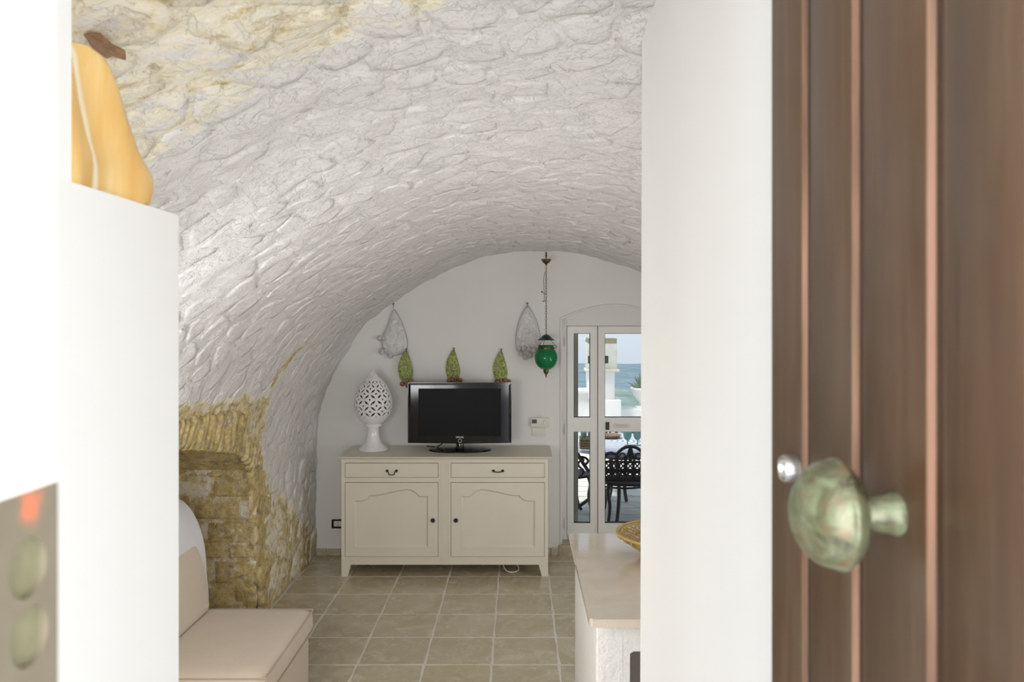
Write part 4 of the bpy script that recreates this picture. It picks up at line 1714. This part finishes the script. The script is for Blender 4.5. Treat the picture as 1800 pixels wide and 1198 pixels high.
def leaf(xa, xb, ga, gb):
    o = thing('leaf', (gx(xa), DY, DB), None, None)
    o.parent = gd
    o.matrix_parent_inverse = gd.matrix_basis.inverted()
    R4 = lambda x0, x1, y0, y1: [(gx(x0), gz(y1)), (gx(x1), gz(y1)), (gx(x1), gz(y0)), (gx(x0), gz(y0))]
    m = MB()
    m.prism(R4(xa, xb, 573.2, 939.5), DY - 0.012, DY + 0.05, 'XZ', [R4(ga, gb, 585.5, 733), R4(ga, gb, 758, 918.5)])
    fr = m.build('sash', M['white_pvc'], gd, False)
    bpy.data.objects.remove(o)
    for y0, y1 in ((585.5, 733), (758, 918.5)):
        g_ = MB()
        e_ = 0.9
        g_.prism(R4(ga, gb, y0, y1), DY + 0.004, DY + 0.03, 'XZ', [R4(ga + e_, gb - e_, y0 + e_, y1 - e_)])
        g_.build('gasket', M['gasket'], fr, False)
        MB().box(gx(ga), gx(gb), DY + 0.016, DY + 0.022, gz(y1), gz(y0)).build('pane', M['pane'], fr, False)
    return fr


l1 = leaf(996.9, 1049.2, 1008.3, 1037.3)
l2 = leaf(1051.2, 1155.6, 1062.8, 1143.5)
MB().box(gx(1047.5), gx(1049.6), DY - 0.018, DY - 0.010, gz(938), gz(574.5)).box(gx(1046), gx(1055), DY + 0.052, DY + 0.062, gz(938), gz(574.5)).build('astragal', M['white_pvc'], gd, False)
MB().box(gx(1064), gx(1070.5), DY - 0.024, DY - 0.012, gz(754.5), gz(741)).build('lock', M['gasket'], l2, False)
hp = MB()
hl_ = [(gx(1081 + (0 if k < 10 else 22)) + 0.021 * math.cos(PI / 2 + PI * k / 9 if k < 10 else -PI / 2 + PI * (k - 10) / 9), gz(747.5) + 0.021 * math.sin(PI / 2 + PI * k / 9 if k < 10 else -PI / 2 + PI * (k - 10) / 9)) for k in range(20)]
hp.prism(hl_, DY - 0.020, DY - 0.012)
hp.tube([(gx(1083), DY - 0.03, gz(747.5)), (gx(1092), DY - 0.034, gz(747.5)), (gx(1101), DY - 0.03, gz(747.5))], 0.008, 8)
hp.build('handle', M['white_plastic'], l2, False)
for y in (600, 753, 919):
    MB().lathe([(0.008, -0.045), (0.009, -0.03), (0.009, 0.03), (0.008, 0.045)], 10, (gx(994), DY - 0.014, gz(y)), 'Z').build('hinge', M['white_pvc'], gd)
sh_ = MB()
sh_.box(0.375, (1014 - 912) / FPX * 7.22, 7.06, 7.22, 0.1, 2.05)
tag(sh_.build('trim_4', M['shutter'], None, False), 'grey-green folded shutter edge outside the narrow glass leaf', 'shutter', kind='structure')

# ------------------------------------------------------------------ armchair in the niche
ac = thing('armchair', (-1.6, 3.98, 0), 'beige slipcovered armless armchair with its back in the stone niche', 'armchair')


def cushion(x0, x1, y0, y1, z0, z1, r, puff, seed, nx=14, ny=14):
    """a soft box: rounded edges and a crowned top"""
    bm = bmesh.new()
    bmesh.ops.create_cube(bm, size=1)
    bmesh.ops.subdivide_edges(bm, edges=list(bm.edges), cuts=nx, use_grid_fill=True)
    cx, cy, cz = (x0 + x1) / 2, (y0 + y1) / 2, (z0 + z1) / 2
    hx, hy, hz = (x1 - x0) / 2, (y1 - y0) / 2, (z1 - z0) / 2
    for v in bm.verts:
        p = Vector((v.co.x * 2 * hx, v.co.y * 2 * hy, v.co.z * 2 * hz))
        q = Vector((max(-hx + r, min(hx - r, p.x)), max(-hy + r, min(hy - r, p.y)), max(-hz + r, min(hz - r, p.z))))
        d = p - q
        if d.length > r:
            p = q + d.normalized() * r
        k = (1 - (p.x / hx) ** 2) * (1 - (p.y / hy) ** 2)
        if p.z > 0:
            p.z += puff * max(0, k) ** 0.6
        w = 0.006 * noise.noise(Vector((p.x * 5 + seed, p.y * 5, p.z * 5)))
        v.co = Vector((cx, cy, cz)) + p + p.normalized() * w
    return MB().bm(bm)


cushion(-2.12, -1.150, 3.535, 4.41, 0.295, 0.425, 0.048, 0.012, 1).build('seat_cushion', M['linen'], ac, True, True, 3)
sk = MB()
rows = []
for z, gr in ((0.012, 0.006), (0.08, 0.003), (0.2, 0.0), (0.31, -0.004)):
    row = []
    for (xa, ya, xb, yb) in ((-2.10, 3.56, -1.185, 3.56), (-1.185, 3.56, -1.185, 4.385), (-1.185, 4.385, -2.10, 4.385), (-2.10, 4.385, -2.10, 3.56)):
        for k in range(14):
            t_ = k / 14
            w = 0.004 * math.sin(k * 2.4 + z * 9)
            row.append((xa + (xb - xa) * t_ + (gr + w if abs(xa - xb) < 0.01 else 0), ya + (yb - ya) * t_ + (w if abs(ya - yb) < 0.01 else 0), z))
    rows.append(row)
sk.grid(rows, False, True)
sk.build('skirt', M['linen'], ac, True, True, 1.0)
pi_ = MB()
for z in (0.412, 0.305):
    xo, yo0, yo1 = -1.158, 3.545, 4.403
    pts = [(-2.0, yo0, z), (xo - 0.06, yo0, z), (xo - 0.012, yo0 + 0.012, z), (xo, yo0 + 0.06, z), (xo, 4.0, z), (xo, yo1 - 0.06, z), (xo - 0.012, yo1 - 0.012, z), (xo - 0.06, yo1, z), (-1.75, yo1, z)]
    pi_.tube(smooth_path(pts, 4), 0.0042, 6)
pi_.build('piping', fabric('seam_shade_piping', (0.40, 0.33, 0.26), (0.46, 0.38, 0.30)), ac)  # piping colour darkened to paint the shadow along the seams


def back_loft(prof_xz, y0, y1, r, mat, name):
    """an upholstered back: side profile in X, Z swept along Y with rounded ends"""
    loop = smooth_path([(x, z, 0) for x, z in prof_xz], 5, True)
    cx = sum(p.x for p in loop) / len(loop)
    cz = sum(p.y for p in loop) / len(loop)
    mb = MB()
    rings = []
    ys = []
    for t_ in np.linspace(0, PI / 2, 6):
        ys.append((y0 + r * (1 - math.sin(t_)), math.cos(t_)))
    ys = [(y0 + r * (1 - math.sin(t_)), r * (1 - math.cos(t_))) for t_ in np.linspace(PI / 2, 0, 6)]
    ys = [(y0 + r - r * math.cos(a_), r - r * math.sin(a_)) for a_ in np.linspace(0, PI / 2, 6)]
    ys += [(y0 + r + (y1 - y0 - 2 * r) * k / 8, 0) for k in range(1, 8)]
    ys += [(y1 - r + r * math.sin(a_), r - r * math.cos(a_)) for a_ in np.linspace(0, PI / 2, 6)]
    for yy, ins in ys:
        row = []
        for p in loop:
            d = Vector((p.x - cx, p.y - cz))
            k = max(0.1, 1 - ins / max(0.05, d.length))
            row.append((cx + d.x * k, yy, cz + d.y * k))
        rings.append(row)
    mb.grid(rings, False, True)
    n = len(loop)
    mb.f.append(tuple(range(n))[::-1])
    mb.f.append(tuple(range((len(ys) - 1) * n, len(ys) * n)))
    return mb.build(name, mat, ac, True, True, 1.5)


ob = back_loft([(-1.765, 0.40), (-1.765, 0.62), (-1.778, 0.78), (-1.818, 0.91), (-1.875, 1.00), (-1.93, 1.035), (-2.0, 1.02), (-2.06, 0.9), (-2.09, 0.6), (-2.07, 0.36), (-1.9, 0.35)], 3.52, 4.43, 0.03, M['white_cloth'], 'backrest')
ob['label'] = 'white cotton cover over the backrest'
back_loft([(-1.725, 0.44), (-1.715, 0.52), (-1.73, 0.66), (-1.775, 0.79), (-1.83, 0.855), (-1.90, 0.86), (-1.93, 0.7), (-1.90, 0.46)], 3.56, 4.33, 0.05, M['linen'], 'back_cushion')

# ------------------------------------------------------------------ worktop and its plastered base
CT = 0.95
wt = MB()
bm = bmesh.new()
bmesh.ops.create_cube(bm, size=1)
X0, X1, Yn, Yf = 0.2575, 2.08, 2.84, 4.005
for v in bm.verts:
    v.co = ((X0 + X1) / 2 + v.co.x * (X1 - X0), (Yn + Yf) / 2 + v.co.y * (Yf - Yn), CT - 0.0145 + v.co.z * 0.029)
bmesh.ops.bevel(bm, geom=[e_ for e_ in bm.edges if abs(e_.verts[0].co.z - e_.verts[1].co.z) > 0.01], offset=0.012, segments=3, affect='EDGES')
bmesh.ops.bevel(bm, geom=[e_ for e_ in bm.edges if e_.verts[0].co.z > CT - 0.005 and e_.verts[1].co.z > CT - 0.005 and len(e_.link_faces) == 2 and abs(e_.calc_face_angle(0)) > 1.0], offset=0.003, segments=2, affect='EDGES')
wt.bm(bm)
tag(wt.build('worktop', M['marble'], None, True, True, 0.7), 'polished cream marble worktop with rounded corner', 'worktop')
ct = thing('counter_base', (1.2, 3.4, 0), 'rough white plastered base under the marble worktop', 'counter')


def lumpy_box(x0, x1, y0, y1, z0, z1, seed, r=0.02):
    bm = bmesh.new()
    bmesh.ops.create_cube(bm, size=1)
    for v in bm.verts:
        v.co = ((x0 + x1) / 2 + v.co.x * (x1 - x0), (y0 + y1) / 2 + v.co.y * (y1 - y0), (z0 + z1) / 2 + v.co.z * (z1 - z0))
    bmesh.ops.bevel(bm, geom=list(bm.edges), offset=r, segments=3, affect='EDGES')
    bmesh.ops.subdivide_edges(bm, edges=[e_ for e_ in bm.edges if e_.calc_length() > 0.09], cuts=9, use_grid_fill=True)
    for v in bm.verts:
        d = 0.003 * noise.noise(v.co * 9 + Vector((seed, 0, 0))) + 0.0015 * noise.noise(v.co * 30)
        v.co += Vector((d, d, 0))
    return MB().bm(bm)


fr_ = MB()
_o = [(0.290, 0.0), (2.05, 0.0), (2.05, CT - 0.030), (0.296, CT - 0.030)]
_h = [(0.407, 0.04), (0.98, 0.04), (0.98, 0.79), (0.96, 0.812), (0.425, 0.815), (0.412, 0.806)]
fr_.prism(_o, 2.888, 2.985, 'XZ', [_h])
fr_.build('front_wall', M['plaster_rough'], ct, False)
lumpy_box(0.286, 0.40, 2.886, 3.975, 0.0, CT - 0.030, 1, 0.016).build('side_wall', M['plaster_rough'], ct, True, True, 0.9)
MB().box(0.40, 2.05, 3.5, 3.97, 0.0, CT - 0.03).build('back_panel', M['plaster_rough'], ct, False)
MB().box(0.401, 0.99, 2.99, 3.0, 0.02, 0.84).build('opening_panel', plain('taupe_panel', (0.17, 0.155, 0.13), 0.6), ct, False)  # dark taupe panel behind the opening

# straw basket on the worktop
bk = thing('straw_basket', (0.695, 3.60, CT), 'golden straw basket with fringed rim on the marble worktop', 'basket')
BX, BY = 0.695, 3.60


def bprof(t):
    """t 0 base .. 1 rim"""
    return 0.095 + 0.125 * t ** 1.1 + 0.02 * t ** 3, CT + 0.006 + 0.105 * t


wv = MB()
N = 40
for sgn in (1, -1):
    for i in range(N):
        pts = []
        for k in range(10):
            t_ = k / 9
            r, z = bprof(t_)
            a_ = 2 * PI * i / N + sgn * t_ * 0.7
            off = 0.002 * (1 if (k + i) % 2 else -1) * sgn
            pts.append((BX + (r + off) * math.cos(a_), BY + (r + off) * math.sin(a_), z))
        wv.tube(pts, 0.0032, 5)
wo = wv.build('cane_weave', M['straw'], bk)
wo['kind'] = 'stuff'
rm = MB()
for t_, rr in ((1.0, 0.006), (0.93, 0.0045), (0.02, 0.006)):
    r, z = bprof(t_)
    rm.tube([(BX + r * math.cos(a_), BY + r * math.sin(a_), z) for a_ in np.linspace(0, 2 * PI, 40, endpoint=False)], rr, 8, True)
rm.build('rim', M['straw'], bk)
MB().lathe([(0.0, 0.004), (0.094, 0.004), (0.096, 0.008), (0.0, 0.010)], 32, (BX, BY, CT), 'Z', False).build('bottom', M['straw'], bk)
fg = MB()
rf = random.Random(4)
for i in range(420):
    a_ = rf.uniform(0, 2 * PI)
    t0 = rf.uniform(0.15, 1.0)
    r, z = bprof(t0)
    r2, z2 = bprof(max(0.0, t0 - rf.uniform(0.15, 0.3)))
    q = rf.uniform(0.004, 0.012)
    fg.tube([(BX + r * math.cos(a_), BY + r * math.sin(a_), z), (BX + (r + q * .8) * math.cos(a_ + .02), BY + (r + q * .8) * math.sin(a_ + .02), (z + z2) / 2),
             (BX + (r2 + q) * math.cos(a_ + rf.uniform(-.05, .05)), BY + (r2 + q) * math.sin(a_), max(CT + 0.004, z2))], [0.003, 0.0026, 0.001], 4)
fo_ = fg.build('fringe', M['straw'], bk)
fo_['kind'] = 'stuff'

# ------------------------------------------------------------------ terrace and view
TZ = 0.08
tr = MB()
tr.box(-3.5, 6.0, 7.05, 12.2, -0.3, TZ - 0.012)
terrace = tag(tr.build('floor_terrace', M['paver_joint'], None, False), 'terrace floor of grey stone slabs with pale joints', 'terrace', kind='structure')
rp = random.Random(8)
ang = math.radians(-38)
for i in range(-9, 10):
    for j in range(-9, 10):
        u, v = i * 0.44, j * 0.27 + (0)
        u += 0.22 * (j % 2)
        cx = 1.2 + u
        cy = 8.6 + v
        if not (0.2 < cx < 3.0 and 7.35 < cy < 11.2):
            continue
        w, h = 0.212, 0.124
        sk_ = 0.09
        lp = [(cx - w + sk_, cy - h), (cx + w + sk_, cy - h), (cx + w - sk_, cy + h), (cx - w - sk_, cy + h)]
        MB().prism(lp, TZ - 0.03, TZ - rp.uniform(0.0, 0.003), 'XY').build('paving_slab', M['paver'], terrace, False)

pw = MB()
pw.box(-3.0, at(1062, 0, 11.6).x, 11.5, 11.8, -0.3, at(0, 690, 11.5).z, 0.02)
pw.box(-3.0, at(1062, 0, 11.6).x, 11.46, 11.84, at(0, 690, 11.5).z - 0.01, at(0, 684.5, 11.5).z, 0.02)
pw.box(at(1055, 0, 11.5).x, 4.5, 11.5, 11.8, -0.3, at(0, 719, 11.5).z, 0.02)
pw.box(at(1040, 0, 11.5).x, at(1089, 0, 11.5).x, 11.3, 11.85, -0.3, at(0, 700, 11.5).z, 0.02)
tag(pw.build('wall_terrace', M['outside_white'], None, True), 'white terrace parapet wall beyond the dining table', 'wall', kind='structure')

cm = thing('chimney', (at(1058, 0, 11.2).x, 11.2, at(0, 700, 11.2).z), 'white masonry chimney with a lichen-stained head and dark flue vents', 'chimney')
cy0 = 11.32
A = lambda x, y: at(x, y, cy0)
m = MB()
m.box(A(1036, 0).x, A(1080.5, 0).x, cy0, cy0 + 0.36, A(0, 702).z, A(0, 652).z, 0.01)
m.build('shaft', M['outside_white'], cm)
m = MB()
m.box(A(1030, 0).x, A(1088.5, 0).x, cy0 - 0.05, cy0 + 0.41, A(0, 653.5).z, A(0, 648.5).z, 0.012)
m.build('string_course', M['old_lime'], cm)
m = MB()
m.box(A(1032.5, 0).x, A(1084.5, 0).x, cy0 - 0.02, cy0 + 0.38, A(0, 648.5).z, A(0, 602).z, 0.012)
m.build('head', M['old_lime'], cm)
bm = bmesh.new()
bmesh.ops.create_cube(bm, size=1)
bmesh.ops.subdivide_edges(bm, edges=list(bm.edges), cuts=5, use_grid_fill=True)
for v in bm.verts:
    p = v.co.copy()
    v.co = (A(1058.5, 0).x + p.x * (A(1084, 0).x - A(1033, 0).x), cy0 + 0.18 + p.y * 0.4, (A(0, 603).z + A(0, 595).z) / 2 + p.z * 0.075)
    v.co += Vector((1, 1, 1.6)) * 0.02 * noise.noise(p * 6)
MB().bm(bm).build('lichen_cap', M['moss'], cm)
for xa in (1033.2, 1062.6):
    MB().box(A(xa, 0).x, A(xa + 6.4, 0).x, cy0 - 0.024, cy0, A(0, 638).z, A(0, 625).z).build('flue_vent', M['gasket'], cm, False)

an = thing('aerial', (at(1034, 0, 11.9).x, 11.95, at(0, 735, 11.9).z), 'thin rooftop aerial mast with crossbars behind the chimney', 'aerial')
m = MB()
zt = at(0, 592, 11.95).z
xm = at(1031.5, 0, 11.95).x
m.tube([(xm, 11.95, 0.0), (xm, 11.95, zt)], 0.012, 6)
m.build('mast', M['white_pvc'], an)
m = MB()
zc = at(0, 596, 11.95).z
m.tube([(xm - 0.22, 11.95, zc), (xm + 0.05, 11.95, zc)], 0.005, 5)
for k in range(4):
    m.tube([(xm - 0.03 + 0.025 * k, 11.85, zc), (xm - 0.03 + 0.025 * k, 12.05, zc + 0.02)], 0.006, 5)
m.tube([(xm, 11.95, zc - 0.04), (xm, 11.95, zc + 0.04)], 0.012, 6)
m.build('crossbar', M['shutter'], an)

un = thing('urn_planter', (at(1132, 0, 11.6).x, 11.64, at(0, 719, 11.5).z), 'white pedestal urn planter on the parapet', 'planter')
m = MB()
uz = at(0, 719, 11.5).z
m.lathe([(0.0, 0.0), (0.13, 0.0), (0.13, 0.03), (0.07, 0.05), (0.06, 0.09), (0.10, 0.13), (0.155, 0.20), (0.175, 0.26), (0.185, 0.285), (0.20, 0.29), (0.20, 0.31), (0.17, 0.31), (0.15, 0.27), (0.0, 0.26)],
        28, (at(1132, 0, 11.6).x, 11.64, uz), 'Z', False)
m.build('urn', M['outside_white'], un)
ag = MB()
ra = random.Random(2)
for k in range(22):
    a_ = 2 * PI * k / 22 + ra.uniform(-.2, .2)
    l_ = ra.uniform(0.20, 0.32)
    el = ra.uniform(0.5, 1.35)
    bx, by, bz = at(1132, 0, 11.6).x + 0.03 * math.cos(a_), 11.64 + 0.03 * math.sin(a_), uz + 0.26
    pts = [(bx + l_ * t_ * math.cos(el) * math.cos(a_), by + l_ * t_ * math.cos(el) * math.sin(a_), bz + l_ * t_ * math.sin(el) + 0.0 - 0.04 * t_ * t_) for t_ in (0, 0.4, 0.75, 1)]
    ag.tube(pts, [0.016, 0.019, 0.011, 0.002], 5)
ago = ag.build('agave', M['agave'], None)
tag(ago, 'spiky grey-green agave growing in the white urn', 'plant')

# land falling away to a hazy plain
ld = MB()
P = []
for i in range(40):
    t_ = i / 39
    Y = 60 + 3000 * t_ ** 2.2
    z = -12 - 150 * (1 - math.exp(-(Y - 60) / 420))
    row = []
    for j in range(41):
        X = (-0.5 + j / 40) * (200 + Y * 1.8)
        row.append((X, Y, z + 4 * noise.noise(Vector((X * 0.01, Y * 0.01, 0)))))
    P.append(row)
ld.grid(P)
tag(ld.build('terrain_plain', M['plain'], None, True, True, 3), 'hazy blue coastal plain far below the terrace', 'landscape', kind='structure')
sc_ = MB()
P = []
for i in range(30):
    Y = 13 + 90 * (i / 29) ** 1.6
    row = []
    for j in range(31):
        X = (-0.45 + j / 30) * (30 + Y * 1.6)
        z = 0.1 - 0.078 * (Y - 13) + 0.5 * noise.noise(Vector((X * 0.35, Y * 0.3, 1))) + 0.35 * noise.noise(Vector((X * 1.1, Y * 1.0, 5)))
        row.append((X, Y, z))
    P.append(row)
sc_.grid(P)
tag(sc_.build('terrain_slope', M['scrub'], None, True, True, 3), 'grey-green scrub slope just below the parapet', 'landscape', kind='structure')

# --- terrace dining set
TX, TYC, TTOP = 1.06, 8.02, TZ + 0.715
tb = thing('garden_table', (TX, TYC, TZ), 'black cast-iron garden table under the ringed tablecloth', 'table')
m = MB()
m.lathe([(0.0, -0.02), (0.63, -0.02), (0.645, -0.01), (0.645, 0.0), (0.0, 0.0)], 40, (TX, TYC, TTOP - 0.006), 'Z', False)
m.build('table_top', M['black_iron'], tb)
for k in range(4):
    a_ = PI / 4 + PI / 2 * k + 0.55
    cs, sn = math.cos(a_), math.sin(a_)
    m = MB()
    pts = smooth_path([(TX + r * cs, TYC + r * sn, TZ + z) for r, z in ((0.50, 0.70), (0.46, 0.58), (0.36, 0.42), (0.27, 0.30), (0.30, 0.16), (0.42, 0.05), (0.47, 0.012))], 5)
    m.tube(pts, 0.019, 8)
    m.sphere((TX + 0.47 * cs, TYC + 0.47 * sn, TZ + 0.02), 0.02, 10, 6)
    m.build('leg', M['black_iron'], tb)
m = MB()
m.tube([(TX + 0.27 * math.cos(t_), TYC + 0.27 * math.sin(t_), TZ + 0.30) for t_ in np.linspace(0, 2 * PI, 28, endpoint=False)], 0.011, 6, True)
m.build('stretcher_ring', M['black_iron'], tb)
cl = MB()
cl.lathe([(0.0, 0.003), (0.655, 0.003), (0.662, -0.002), (0.664, -0.03)], 56, (0, 0, 0), 'Z', False)
clo = cl.build('tablecloth', M['ringcloth'], None)
clo.location = (TX, TYC, TTOP)
tag(clo, 'round tablecloth printed with blue and white rings', 'tablecloth')

# wicker box, tray and goblets on the table
wb = thing('wicker_box', (0.62, 7.62, TTOP + 0.003), 'brown wicker box standing on the ringed tablecloth', 'basket')
x0, x1 = (1020 - 912) / FPX * 7.62, (1044 - 912) / FPX * 7.62
m = MB()
for k in range(9):
    z = TTOP + 0.008 + 0.0125 * k
    o_ = 0.003 * (k % 2)
    m.tube([(x0 - o_, 7.56 - o_, z), (x1 + o_, 7.56 - o_, z), (x1 + o_, 7.70 + o_, z), (x0 - o_, 7.70 + o_, z)], 0.0065, 6, True)
m.box(x0, x1, 7.56, 7.70, TTOP + 0.003, TTOP + 0.10)
m.build('woven_body', M['wicker'], wb)
for k in range(2):
    g_ = MB().lathe([(0.0, 0.0), (0.024, 0.0), (0.029, 0.02), (0.032, 0.055), (0.030, 0.055), (0.026, 0.02), (0.0, 0.004)], 16, (x0 + 0.034 + 0.07 * k, 7.63, TTOP + 0.1055), 'Z', False).build('tumbler', M['goblet'], None)
    tag(g_, ('small teal tumbler at the left end of the brown wicker box', 'small teal tumbler at the right end of the brown wicker box')[k], 'glass', 'tumblers on the wicker box')
dsh = MB().lathe([(0.0, 0.0), (0.09, 0.0), (0.12, 0.03), (0.124, 0.034), (0.115, 0.032), (0.085, 0.008), (0.0, 0.006)], 28, (0.97, 8.30, TTOP + 0.0045), 'Z', False).build('serving_dish', M['wicker'], None)
tag(dsh, 'shallow brown serving dish on the ringed tablecloth', 'dish')


def goblet(x, y, label):
    o = MB().lathe([(0.0, 0.0), (0.036, 0.0), (0.036, 0.004), (0.008, 0.010), (0.006, 0.035), (0.009, 0.05), (0.026, 0.062), (0.038, 0.085), (0.043, 0.115), (0.043, 0.140), (0.040, 0.140), (0.039, 0.112), (0.033, 0.085), (0.02, 0.066), (0.0, 0.062)],
                   20, (x, y, TTOP + 0.0045), 'Z', False).build('goblet', M['goblet'], None)
    return tag(o, label, 'goblet', 'teal goblets on the terrace table')


goblet((1103 - 912) / FPX * 7.78, 7.78, 'teal pressed-glass goblet nearer the door glazing bar on the ringed cloth')
goblet((1120.5 - 912) / FPX * 7.80, 7.80, 'teal pressed-glass goblet at the edge of the white entrance reveal')


# cast-iron garden chairs
def iron_chair():
    r = thing('garden_chair', (0, 0, 0), 'x', 'chair', 'black cast-iron chairs on the terrace')
    # local frame: seat centre at origin, back at -Y, faces +Y
    m = MB()
    rows = []
    for s_, z in ((1.0, 0.425), (1.03, 0.435), (1.0, 0.447), (0.5, 0.440), (0.05, 0.438)):
        rows.append([(0.235 * s_ * math.copysign(abs(math.cos(t_)) ** 0.7, math.cos(t_)), 0.22 * s_ * math.copysign(abs(math.sin(t_)) ** 0.75, math.sin(t_)), z) for t_ in np.linspace(0, 2 * PI, 36, endpoint=False)])
    m.grid(rows, False, True)
    m.f.append(tuple(range(36))[::-1])
    m.f.append(tuple(range(4 * 36, 5 * 36)))
    m.build('seat', M['black_iron'], r)
    b = MB()
    B3 = lambda x, z: (x, -0.20 - 0.10 * (z - 0.44) + 0.10 * x * x / 0.06 * 0.25, z)

    def strap(pts, rad=0.011, closed=False):
        b.tube([B3(p.x, p.y) for p in smooth_path([(x, z, 0) for x, z in pts], 5, closed)], rad, 6, closed)
    outer = [(-0.20, 0.44), (-0.235, 0.52), (-0.245, 0.60), (-0.24, 0.68), (-0.215, 0.725), (-0.17, 0.735), (-0.13, 0.725), (-0.10, 0.755), (-0.06, 0.785), (0.0, 0.80)]
    strap(outer + [(-x, z) for x, z in reversed(outer[:-1])], 0.015)
    strap([(-0.13, 0.725), (-0.115, 0.68), (-0.15, 0.655), (-0.20, 0.665)], 0.010)
    strap([(0.13, 0.725), (0.115, 0.68), (0.15, 0.655), (0.20, 0.665)], 0.010)
    strap([(0.0, 0.80), (-0.012, 0.76), (-0.03, 0.70), (-0.09, 0.675)], 0.012)
    strap([(0.0, 0.80), (0.012, 0.76), (0.03, 0.70), (0.09, 0.675)], 0.012)
    strap([(0.0, 0.79), (0.0, 0.66)], 0.018)
    strap([(-0.11, 0.70), (-0.08, 0.735), (-0.05, 0.72), (-0.06, 0.69)], 0.008)
    strap([(0.11, 0.70), (0.08, 0.735), (0.05, 0.72), (0.06, 0.69)], 0.008)
    for z in (0.655, 0.575, 0.56, 0.475):
        strap([(-0.24, z), (-0.12, z), (0, z), (0.12, z), (0.24, z)], 0.010)
    for zc, rr in ((0.615, 0.034), (0.517, 0.034)):
        for k in range(-3, 4):
            cx = k * 0.066
            strap([(cx + rr * math.cos(t_), zc + rr * math.sin(t_)) for t_ in np.linspace(0, 2 * PI, 8, endpoint=False)], 0.0085, True)
            strap([(cx - 0.028, zc - 0.03), (cx, zc), (cx + 0.028, zc + 0.03)], 0.007)
            strap([(cx - 0.028, zc + 0.03), (cx, zc), (cx + 0.028, zc - 0.03)], 0.007)
    b.build('backrest', M['black_iron'], r)
    for sx in (-1, 1):
        for sy in (-1, 1):
            l = MB()
            pts = smooth_path([(sx * 0.19, sy * 0.17, 0.43), (sx * 0.205, sy * 0.185, 0.36), (sx * 0.185, sy * 0.175, 0.24), (sx * 0.20, sy * 0.20, 0.10), (sx * 0.235, sy * 0.245, 0.012)], 5)
            l.tube(pts, [0.021 - 0.009 * i / (len(pts) - 1) for i in range(len(pts))], 8)
            l.sphere((sx * 0.238, sy * 0.248, 0.014), 0.017, 8, 6)
            l.build('leg', M['black_iron'], r)
        a = MB()
        pts = smooth_path([(sx * 0.24, -0.19, 0.63), (sx * 0.255, -0.05, 0.645), (sx * 0.26, 0.09, 0.64), (sx * 0.26, 0.14, 0.60), (sx * 0.26, 0.10, 0.565), (sx * 0.26, 0.075, 0.60), (sx * 0.26, 0.10, 0.615)], 6)
        a.tube(pts, 0.012, 7)
        a.tube(smooth_path([(sx * 0.26, 0.09, 0.635), (sx * 0.25, 0.04, 0.57), (sx * 0.245, 0.10, 0.50), (sx * 0.235, 0.06, 0.445)], 6), 0.011, 7)
        a.build('armrest', M['black_iron'], r)
    return r


c0 = iron_chair()
c0.location = (1.035, 7.46, TZ)
c0['label'] = 'black cast-iron garden chair with its back to the glass door'
c1 = copy_tree(c0)
c1.location = (0.47, 7.80, TZ)
c1.rotation_euler = (0, 0, -1.30)
c1['label'] = 'black cast-iron garden chair seen sideways through the narrow door leaf'
c2 = copy_tree(c0)
c2.location = (1.18, 8.85, TZ)
c2.rotation_euler = (0, 0, PI + 0.2)
c2['label'] = 'black cast-iron garden chair on the far side of the terrace table'
